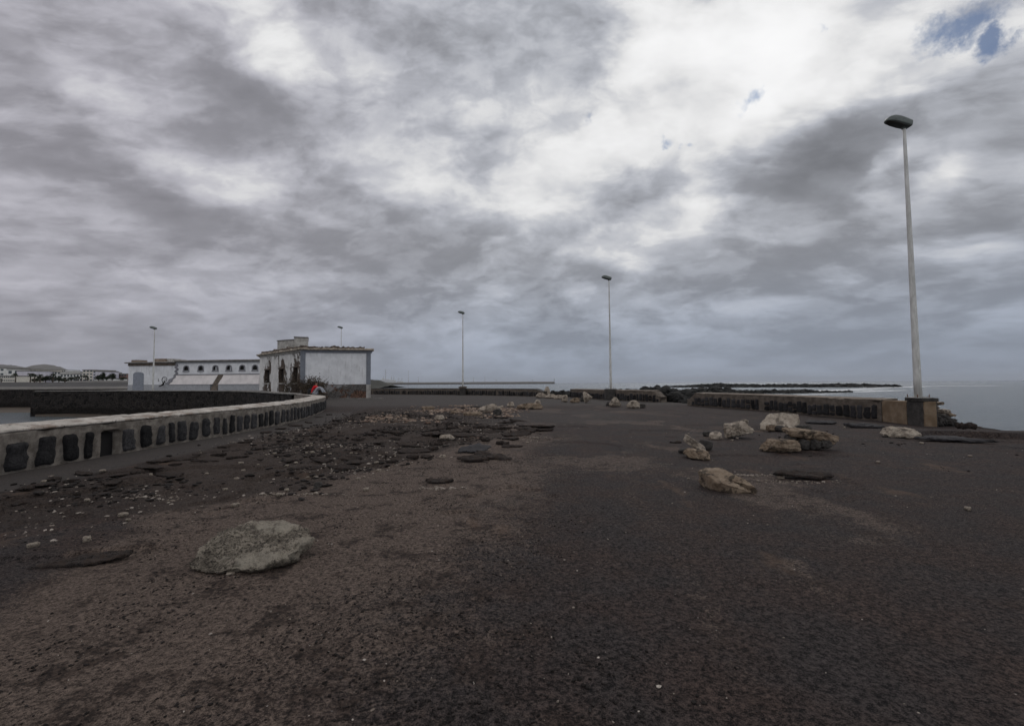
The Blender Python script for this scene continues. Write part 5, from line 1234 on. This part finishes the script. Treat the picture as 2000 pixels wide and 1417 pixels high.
# ------------------------------------------------------------------ person on the wall
def skin_chain(name, chains, mat, parent, sub=2):
    V = []; E = []; Rr = []; roots = []
    for ch in chains:
        first = True
        for (p, r, link_) in ch:
            i = len(V)
            if link_ is not None and first: prev = link_; first = False
            elif first: prev = None; first = False
            V.append(p); Rr.append(r)
            if prev is not None: E.append((prev, i))
            prev = i
    me = bpy.data.meshes.new(name); me.from_pydata(V, E, []); o = link(name, me, None, parent)
    me.materials.append(mat); mo = o.modifiers.new('skin', 'SKIN'); mo.use_smooth_shade = True
    sk = me.skin_vertices[0].data if me.skin_vertices else None
    if sk is None:
        bm = bmesh.new(); bm.from_mesh(me); bm.verts.layers.skin.verify(); bm.to_mesh(me); bm.free(); sk = me.skin_vertices[0].data
    for i, r in enumerate(Rr): sk[i].radius = (r, r) if not hasattr(r, '__len__') else r
    sk[0].use_root = True
    s2 = o.modifiers.new('sub', 'SUBSURF'); s2.levels = sub; s2.render_levels = sub
    return o
SKIN = simple('skin', (.36, .21, .15), .1, 5, .6); RED = simple('red_jacket_cloth', (.55, .010, .018), .15, 6, .8); TROU = simple('light_grey_trousers', (.34, .35, .38), .15, 6, .85)
HAIR = simple('dark_hair', (.018, .013, .010), .3, 20, .6); BAGM = simple('black_bag_cloth', (.012, .012, .014), .3, 8, .7); SHOE = simple('brown_shoes', (.12, .09, .075), .2, 8)
def person():
    q = P(615, 768, 34.0); g = empty('person', (q.x, q.y, .87), 0)
    tag(g, 'person in red jacket and light grey trousers sitting on the curved parapet', 'person')
    # sitting on the wall facing right (+x), knees up, one arm braced down behind
    body = [[((0, 0, .11), .13, None), ((.0, 0, .26), .12, None), ((.02, 0, .42), .135, None), ((.05, 0, .55), .10, None), ((.08, 0, .63), .05, None), ((.10, 0, .70), .062, None), ((.115, 0, .79), .085, None), ((.11, 0, .87), .06, None)]]
    def add(ch, parent): body.append([(ch[0][0], ch[0][1], parent)] + [(p, r, None) for p, r in ch[1:]])
    add([((.06, -.17, .52), .055), ((-.06, -.24, .30), .042), ((-.13, -.25, .07), .028), ((-.16, -.25, .025), (.034, .016))], 3); hb1 = 8 + 3
    add([((.06, .17, .52), .055), ((.22, .22, .36), .042), ((.40, .16, .38), .028), ((.46, .14, .38), (.034, .016))], 3)
    add([((.02, -.10, .10), .085), ((.24, -.12, .42), .072), ((.44, -.12, .46), .058), ((.58, -.12, .22), .046), ((.68, -.12, .04), .035), ((.80, -.12, .03), .030)], 0)
    add([((.02, .10, .10), .085), ((.26, .12, .38), .072), ((.46, .12, .40), .058), ((.62, .12, .18), .046), ((.74, .12, .04), .035), ((.86, .12, .03), .030)], 0)
    n0 = sum(len(c) for c in body)
    for hi, (hx, hy, hz, dx) in ((11, (-.16, -.25, .025, -1)), (15, (.46, .14, .38, 1))):
        for k, (yo, ln) in enumerate(((-.028, .055), (-.010, .065), (.008, .062), (.026, .048))):
            body.append([((hx + dx * .045, hy + yo, hz), .009, hi), ((hx + dx * (.045 + ln * .6), hy + yo * 1.2, hz - .002), .008, None), ((hx + dx * (.045 + ln), hy + yo * 1.3, hz - .012), .007, None)])
        body.append([((hx + dx * .01, hy - .042, hz), .010, hi), ((hx + dx * .045, hy - .062, hz), .008, None)])
    skin_chain('body', body, SKIN, g, 1)
    skin_chain('jacket', [[((.0, 0, .20), (.165, .20), None), ((.02, 0, .40), (.16, .215), None), ((.05, 0, .56), (.12, .16), None), ((.075, 0, .625), .07, None)],
        [((.06, -.20, .53), .075, 2), ((-.07, -.26, .30), .066, None), ((-.13, -.265, .09), .052, None)], [((.06, .20, .53), .075, 2), ((.22, .25, .36), .064, None), ((.39, .18, .38), .05, None)]], RED, g)
    skin_chain('trousers', [[((0, 0, .13), (.165, .18), None)], [((.04, -.12, .15), .105, 0), ((.25, -.13, .43), .092, None), ((.45, -.13, .475), .08, None), ((.60, -.13, .22), .066, None), ((.67, -.13, .08), .06, None)],
        [((.04, .12, .15), .105, 0), ((.27, .13, .39), .092, None), ((.47, .13, .42), .08, None), ((.64, .13, .18), .066, None), ((.72, .13, .07), .06, None)]], TROU, g)
    for y, x in ((-.12, .74), (.12, .80)): MB().tube([(x - .07, y, .05), (x + .03, y, .05), (x + .13, y, .035)], [.05, .055, .035], 10).build('shoe', SHOE, g, True)
    p, f = rock_mesh((.21, .20, .20), 3, 3, 1, 0, .01, .01); p += np.array((.095, 0, .84)); link('hair', npmesh('hair', p, f), HAIR, g)
    mb = MB(); mb.tube([(.198, 0, .80), (.222, 0, .775)], [.012, .018], 8); mb.build('nose', SKIN, g, True)
    for y in (-.032, .032):
        v, f = ico(2); link('eye', npmesh('eye', v * .011 + np.array((.192, y, .805)), f), BLACK, g)
    mb = MB(); mb.tube([(.188, -.025, .745), (.196, 0, .742), (.188, .025, .745)], .005, 6); mb.build('mouth', RED, g, True)
    for y in (-.09, .09):
        v, f = ico(2); link('ear', npmesh('ear', v * np.array((.018, .008, .030)) + np.array((.10, y, .79)), f), SKIN, g)
    q = P(607, 762, 34.2); p, f = rock_mesh((.46, .3, .40), 12, 4, .6, 3, .06, .01)
    b_ = link('bag', npmesh('bag', p, f), BAGM, None, (q.x, q.y, .87 + .17)); tag(b_, 'black bag on the parapet just left of the person in red', 'bag')
    MB().tube([(-.12, -.05, .17), (-.06, -.06, .30), (.06, -.06, .30), (.12, -.05, .17)], .014, 6).build('handle', BAGM, b_, True)
person()

# ------------------------------------------------------------------ town, hills, harbour mole
WHITEP = plaster('far_white_paint', (.80, .80, .77), stain=.1); LILAC = plaster('far_lilac_paint', (.66, .64, .70), stain=.1); CREAMP = plaster('far_cream_paint', (.74, .70, .62), stain=.1); REDB = plaster('far_reddish_paint', (.24, .155, .13), stain=.2)
GLASS = simple('far_window_glass', (.05, .07, .08), .3, 2, .2, .5); HILLC = simple('hill_earth', (.11, .10, .085), .3, .004); HILLD = simple('hill_scrub', (.045, .045, .035), .5, .02); EMB = simple('embankment_stone', (.055, .052, .05), .4, .25, bump=.2, bscale=1.5); PROM = simple('promenade_concrete', (.30, .285, .265), .15, .3)
def town_building(name, label, px0, px1, ytop, ybot, Y, mat, floors=0, nwin=0, depth=14, extra=None, roof=None):
    a, b_ = P(px0, 740, Y), P(px1, 740, Y); zt = P((px0 + px1) / 2, ytop, Y).z; zb = P((px0 + px1) / 2, ybot, Y).z
    root = empty(name, (a.x, Y, zb)); tag(root, label, 'building'); w = b_.x - a.x; H = zt - zb
    V = [(0,0,0),(w,0,0),(w,depth,0),(0,depth,0),(0,0,H),(w,0,H),(w,depth,H),(0,depth,H)]
    link('wall', npmesh('wall', V, [(0,1,5,4),(1,2,6,5),(2,3,7,6),(3,0,4,7)], False, {'peel': np.zeros(8)}), mat, root)
    MB().box((-.15, -.15, H - .3), (w + .15, depth, H + .1)).build('roof', roof or mat if roof else DKCAP, root)
    for fl in range(floors):
        for k in range(nwin):
            x = w * (k + .5) / nwin; z = H * (fl + .35) / floors; ww = min(.9, w / nwin * .3); wn = MB().box((x - ww, -.05, z), (x + ww, .1, z + H / floors * .42)).build('window', GLASS, root)
    return root
TY = 235
town_building('apartment_building', 'cream apartment block cut by the left edge of the picture', -30, 8, 718, 744, TY + 20, WHITEP, 3, 4)
town_building('apartment_building', 'white block with one dark window above the terraces at the far left', 13, 38, 720.5, 734, TY + 15, WHITEP, 1, 2)
town_building('beach_pavilion', 'two storey pavilion with long bluish window bands at the far left shore', -4, 29, 733.5, 746, TY - 8, CREAMP, 2, 9)
town_building('warehouse', 'plain lilac-white block with no windows, between the pavilion and the palms', 32, 57, 723.5, 746, TY, LILAC)
town_building('apartment_building', 'cream block behind the first pair of palms', 57, 70, 721, 745, TY + 8, CREAMP, 3, 2)
town_building('apartment_building', 'long white three storey block behind the dark shrubs', 70, 117.5, 725.8, 746, TY + 12, WHITEP, 3, 8)
town_building('apartment_building', 'lower white block with two window rows in the middle of the town', 117.5, 161, 729.5, 746, TY + 12, WHITEP, 2, 7)
town_building('apartment_building', 'tallest cream block with roof huts right of the middle of the town', 161, 181, 722, 745, TY + 6, CREAMP, 4, 3)
town_building('apartment_building', 'narrow pale greenish block attached to the right of the tallest block', 181.5, 187, 724, 745, TY + 5, LILAC, 4, 1)
town_building('apartment_building', 'set-back white block right of the tallest block', 186, 198, 726.5, 744, TY + 30, WHITEP, 3, 2)
town_building('villa', 'reddish brown house at the right end of the town', 226, 247, 729.5, 743, TY + 20, REDB, 2, 4)
town_building('villa', 'small cream house among the trees left of the reddish house', 206, 214, 735, 743, TY + 15, CREAMP, 1, 2)
town_building('villa', 'white low kiosk under the trees right of the tallest block', 184, 203, 738.5, 743, TY - 6, WHITEP, 1, 5)
town_building('villa', 'tiny white house on the hillside above the town', 123, 128, 722.2, 726, TY + 180, WHITEP, 1, 1)
mb = MB(); a, b_ = P(131, 740, TY - 22), P(262, 740, TY - 22); z0, z1 = P(190, 747.5, TY - 22).z, P(190, 743, TY - 22).z
mb.box((a.x, TY - 22, z0 - 2), (b_.x, TY - 21, z1)); tag(mb.build('promenade_wall', PROM), 'long pale promenade wall below the town trees', 'wall')
# shore land and embankment
def shore():
    a = P(-60, 740, TY - 26).x - 60; V = []; F = []
    prof = [(150, -2.9), (176, -2.3), (188, -.2), (TY - 26, P(100, 746.8, TY - 26).z), (TY - 22, P(100, 746.4, TY - 22).z), (TY + 60, 2.6), (TY + 400, 9), (1500, 18), (4000, 24)]
    xs = np.linspace(a, -89, 60)
    for x in xs:
        for (y, z) in prof: V.append((x * (1 if y < 260 else (y / 260)), y + (0 if y > 205 else 6 * mnoise.noise((x * .03, 1, 2))), z + (.4 * mnoise.noise((x * .05, y, 0)) if 160 < y < 205 else 0)))
    m = len(prof); idx = np.arange(60 * m).reshape(60, m); q = np.stack([idx[:-1, :-1], idx[:-1, 1:], idx[1:, 1:], idx[1:, :-1]], -1).reshape(-1, 4)[:, ::-1]
    tag(link('shore_terrain', npmesh('shore', V, q, False), EMB), kind='structure')
shore()
mb = MB(); a, b_ = P(-40, 755, 96), P(252, 755, 96); mb.box((a.x, 96, .7), (b_.x + 6, 100, P(100, 755, 96).z)); tag(mb.build('quay_edge', PROM), kind='structure')
def hill(name, px0, px1, peaks, Y, mat, seed, depth=900):
    n = 90; V = []; F = []; m = 8
    for i in range(n):
        px = px0 + (px1 - px0) * i / (n - 1); py = np.interp(px, [p[0] for p in peaks], [p[1] for p in peaks]) - 1.0 * mnoise.noise((px * .12, seed, 0)) - .5 * mnoise.noise((px * .6, seed, 2))
        q = P(px, py, Y); zt = q.z
        for j in range(m):
            f = j / (m - 1); z = -3 + (zt + 3) * sst(0, 1, f); V.append((q.x, Y - depth * (1 - f) * .6, z))
        V.append((q.x * 1.1, Y + depth, -3))
    idx = np.arange(n * (m + 1)).reshape(n, m + 1); q = np.stack([idx[:-1, :-1], idx[:-1, 1:], idx[1:, 1:], idx[1:, :-1]], -1).reshape(-1, 4)[:, ::-1]
    tag(link(name, npmesh(name, V, q, True), mat), kind='structure')
hill('hill', -80, 75, [(-80, 714), (-20, 713), (8, 711.5), (30, 713.5), (60, 719), (75, 722)], 4600, HILLC, 1)
hill('hill', 50, 140, [(50, 724), (62, 720), (80, 711.6), (88, 710.9), (98, 712), (118, 716), (126, 722), (140, 726)], 4200, HILLC, 2)
hill('hill', -60, 330, [(-60, 717), (0, 718), (40, 721), (90, 722.5), (135, 725), (150, 725.5), (190, 724.5), (215, 727), (250, 731), (330, 736)], 900, HILLD, 3, 300)
# palms and trees on the shore
def palm(px, ytop, ybase, Y, seed, label):
    b_ = P(px, ybase, Y); t = P(px, ytop, Y); H = t.z - b_.z; root = empty('palm_tree', (b_.x, Y, b_.z)); tag(root, label, 'palm', 'palms along the town shore')
    MB().tube([(0, 0, 0), (.1, 0, H * .4), (0, 0, H * .8)], [.28, .2, .17], 6).build('trunk', BARK, root)
    rs = np.random.default_rng(seed); V = []; F = []; T = []
    for k in range(26):
        a = rs.uniform(0, 6.28); el = rs.uniform(-.3, 1.3); L = rs.uniform(1.5, 2.2) * H / 6; w = .38 * H / 6; pr = []
        for s_ in np.linspace(0, 1, 5):
            r = L * s_ * math.cos(el * .6); z = H * .8 + L * s_ * math.sin(el) - L * .9 * s_ * s_; c = np.array((r * math.cos(a), r * math.sin(a), z)); sd = np.array((-math.sin(a), math.cos(a), 0)) * w * (1 - s_ * .8)
            pr.append((c - sd + (0, 0, -w * .4), c, c + sd + (0, 0, -w * .4)))
        for i in range(4):
            for j in range(2):
                n = len(V); V += [pr[i][j], pr[i][j+1], pr[i+1][j+1], pr[i+1][j]]; F.append((n, n+1, n+2, n+3)); T += [rs.random()] * 4
    link('crown', npmesh('crown', V, F, False, {'tone': np.array(T)}), PALMM, root)
for i, (px, yt, lb) in enumerate([(30, 726, 'palm standing before the left edge of the lilac-white block'), (59, 726, 'left one of the pair of palms right of the lilac-white block'), (67, 727, 'right one of the pair of palms right of the lilac-white block'), (78, 728, 'palm before the left end of the long white block'),
        (103, 727, 'tall thin palm rising above the middle of the dark shrubs'), (127, 735, 'short palm at the right end of the dark shrubs'), (148, 733, 'first palm from the left on the pale promenade'), (153, 733, 'second palm from the left on the pale promenade'), (159, 731.5, 'third palm from the left on the pale promenade'), (167, 730, 'tallest palm before the tallest cream block'), (171, 736, 'short palm right of the tallest palm'), (2, 738, 'low palm crown at the left edge of the picture')]):
    palm(px, yt, 746, TY - 14, 50 + i, lb)
def tree(px0, px1, ytop, ybot, Y, seed, label, mat=GREEN, cat='tree', name='tree'):
    c0 = P((px0 + px1) / 2, ybot, Y); t = P((px0 + px1) / 2, ytop, Y); w = P(px1, 740, Y).x - P(px0, 740, Y).x; H = t.z - c0.z
    root = empty(name, (c0.x, Y, c0.z)); tag(root, label, cat); V, F, T = leaves(1300, (0, 0, H * .58), (w / 2, w / 2.4, H * .45), H * .06, seed)
    link('crown', npmesh('crown', V, F, False, {'tone': T}), mat, root); MB().tube([(0, 0, 0), (0, 0, H * .5)], [.22, .12], 6).build('trunk', BARK, root)
for i, (a, b_, y0, y1, lb) in enumerate([(70, 86, 734, 746.5, 'dark round tree left of the middle of the shrub row'), (80, 98, 732.5, 746.5, 'widest dark tree in the shrub row'), (94, 110, 734.5, 746.5, 'dark tree right of the tall thin palm'), (106, 124, 733.5, 746.5, 'brownish dark tree near the right end of the shrub row'), (118, 134, 737, 747, 'lowest dark tree at the right end of the shrub row'),
        (62, 74, 738, 747, 'small tree at the foot of the pair of palms'), (133, 146, 735.5, 744, 'feathery tree left of the promenade palms'), (187, 198, 731, 743, 'dark tree just right of the tallest cream block'), (196, 207, 727.5, 743, 'tallest pointed tree right of the tallest cream block'), (203, 214, 733.5, 743, 'dark tree before the small cream house'), (212, 226, 728, 743, 'dark tree just left of the reddish house'), (230, 247, 736, 744, 'low tree before the reddish house')]):
    tree(a, b_, y0, y1, TY - 10 + (i % 3) * 2, 80 + i, lb)

# harbour mole with ship and masts on the horizon
MOLE = simple('mole_concrete', (.13, .125, .12), .25, .05); MY0 = 1500
mb = MB(); a, b_ = P(715, 748, MY0).x, P(1083.5, 748, MY0).x; mb.box((a, MY0, -3), (b_, MY0 + 14, P(900, 748.3, MY0).z)); mo = mb.build('harbour_mole', MOLE)
tag(mo, 'long low harbour mole on the horizon ending in a small beacon', 'mole')
mb = MB(); mb.box((a, MY0 + 14.1, -3), (b_ - 8, MY0 + 18, P(900, 745.8, MY0).z)); mb.build('sea_wall', PROM, mo)
mb = MB(); mb.box((b_ - 9, MY0 + 2, P(900, 748.3, MY0).z - .1), (b_ - .5, MY0 + 8, P(1083, 745.2, MY0).z)); mb.tube([(b_ - 1.5, MY0 + 5, 2), (b_ - 1.5, MY0 + 5, P(1083, 738.5, MY0).z)], [.7, .5], 8); mb.build('beacon', DKCAP, mo)
V = []; n, m = 50, 7
for i in range(n):
    px = 700 + 62 * i / (n - 1); yt = np.interp(px, [700, 727, 742, 752, 762], [740.5, 740.8, 742.5, 749, 753]); zt = P(px, yt, 420).z; x = P(px, 740, 420).x
    for j in range(m): f = j / (m - 1); V.append((x, 420 - 40 * (1 - f), -3 + (zt + 3 + .5 * mnoise.noise((x * .2, j, 0))) * f ** .6))
    V.append((x, 500, -3))
idx = np.arange(n * (m + 1)).reshape(n, m + 1); q = np.stack([idx[:-1, :-1], idx[:-1, 1:], idx[1:, 1:], idx[1:, :-1]], -1).reshape(-1, 4)[:, ::-1]
tag(link('headland', npmesh('headland', V, q, True), HILLD), kind='structure')
def ship(label, px0, px1, ydeck, yhull, Y, masts, house):
    a, b_ = P(px0, 745, Y).x, P(px1, 745, Y).x; zd = P(px0, ydeck, Y).z; root = empty('moored_ship', (a, Y, -2.45)); tag(root, label, 'ship', 'ships and masts behind the mole'); L = b_ - a; H = zd + 2.45
    V = [(0, 0, 0), (L, 0, 0), (L * 1.06, 0, H), (-L * .06, 0, H * 1.15), (0, 9, 0), (L, 9, 0), (L * 1.06, 9, H), (-L * .06, 9, H * 1.15), (L * .5, -2, H)]
    MB().add(V[:8], [(0,1,2,3),(4,7,6,5),(0,4,5,1),(1,5,6,2),(2,6,7,3),(3,7,4,0)]).build('hull', WHITEH, root)
    for (p0, p1, y0) in house: MB().box((P(p0, 745, Y).x - a, 1, H * .9), (P(p1, 745, Y).x - a, 8, P(p0, y0, Y).z + 2.45)).build('cabin', WHITEH, root, bevel=.3)
    for (p, y0, r) in masts:
        x = P(p, 745, Y).x - a; z = P(p, y0, Y).z + 2.45; m_ = MB(); m_.tube([(x, 4, H), (x, 4, z)], [r, r * .5], 6); 
        if r > .25: m_.tube([(x - 3, 4, z * .72), (x + 3, 4, z * .72)], .15, 5); m_.tube([(x - 3, 4, z * .72), (x, 4, z * .9), (x + 3, 4, z * .72)], .1, 4)
        m_.build('mast', METAL, root)
WHITEH = simple('white_ship_paint', (.62, .63, .64), .08, .5)
ship('white ship with a tall mast moored behind the dark headland', 743.5, 771, 742.3, 748, 1560, [(752.5, 720, .8), (764, 733.5, .7), (768.5, 733.5, .7), (748, 733, .5)], [(745, 750, 738.5), (751, 760, 740), (761, 769, 741)])
ship('small pale boat with two thin masts right of the white ship', 776, 787, 744.8, 748, 1570, [(778, 736, .35), (784.5, 737, .35)], [(779, 784, 743.6)])
for i, (px, yt) in enumerate([(797.5, 724), (817, 736), (925, 737), (947, 736), (969, 741), (1040, 741)]):
    x = P(px, 745, MY0 + 2).x; z = P(px, yt, MY0 + 2).z; mb = MB(); mb.tube([(x, MY0 + 3, 1.5), (x, MY0 + 3, z)], [.5, .3], 6); mb.box((x - 1.8, MY0 + 2.5, z - .6), (x + 1.8, MY0 + 3.5, z))
    tag(mb.build('mole_lamp', METAL), ['tallest thin post on the mole, right of the boats', 'second thin post on the mole from the boats', 'thin post on the mole just right of the second lamp', 'thin post in the middle of the mole', 'short stub post near the middle of the mole', 'short post near the beacon of the mole'][i], 'post', 'thin posts on the mole')

# ------------------------------------------------------------------ air
hz = MB().box((-46500, -3500, -8), (46500, 61000, 420)).build('haze', None)
hm_ = bpy.data.materials.new('haze'); hm_.use_nodes = True; hn_ = hm_.node_tree; hn_.nodes.clear()
ho = hn_.nodes.new('ShaderNodeOutputMaterial'); hv = hn_.nodes.new('ShaderNodeVolumePrincipled'); hn_.links.new(hv.outputs[0], ho.inputs['Volume'])
hv.inputs['Color'].default_value = (.80, .86, .95, 1); hv.inputs['Density'].default_value = HAZE
hz.data.materials.append(hm_); tag(hz, 'thin sea haze over the water and the town', 'haze', kind='stuff')
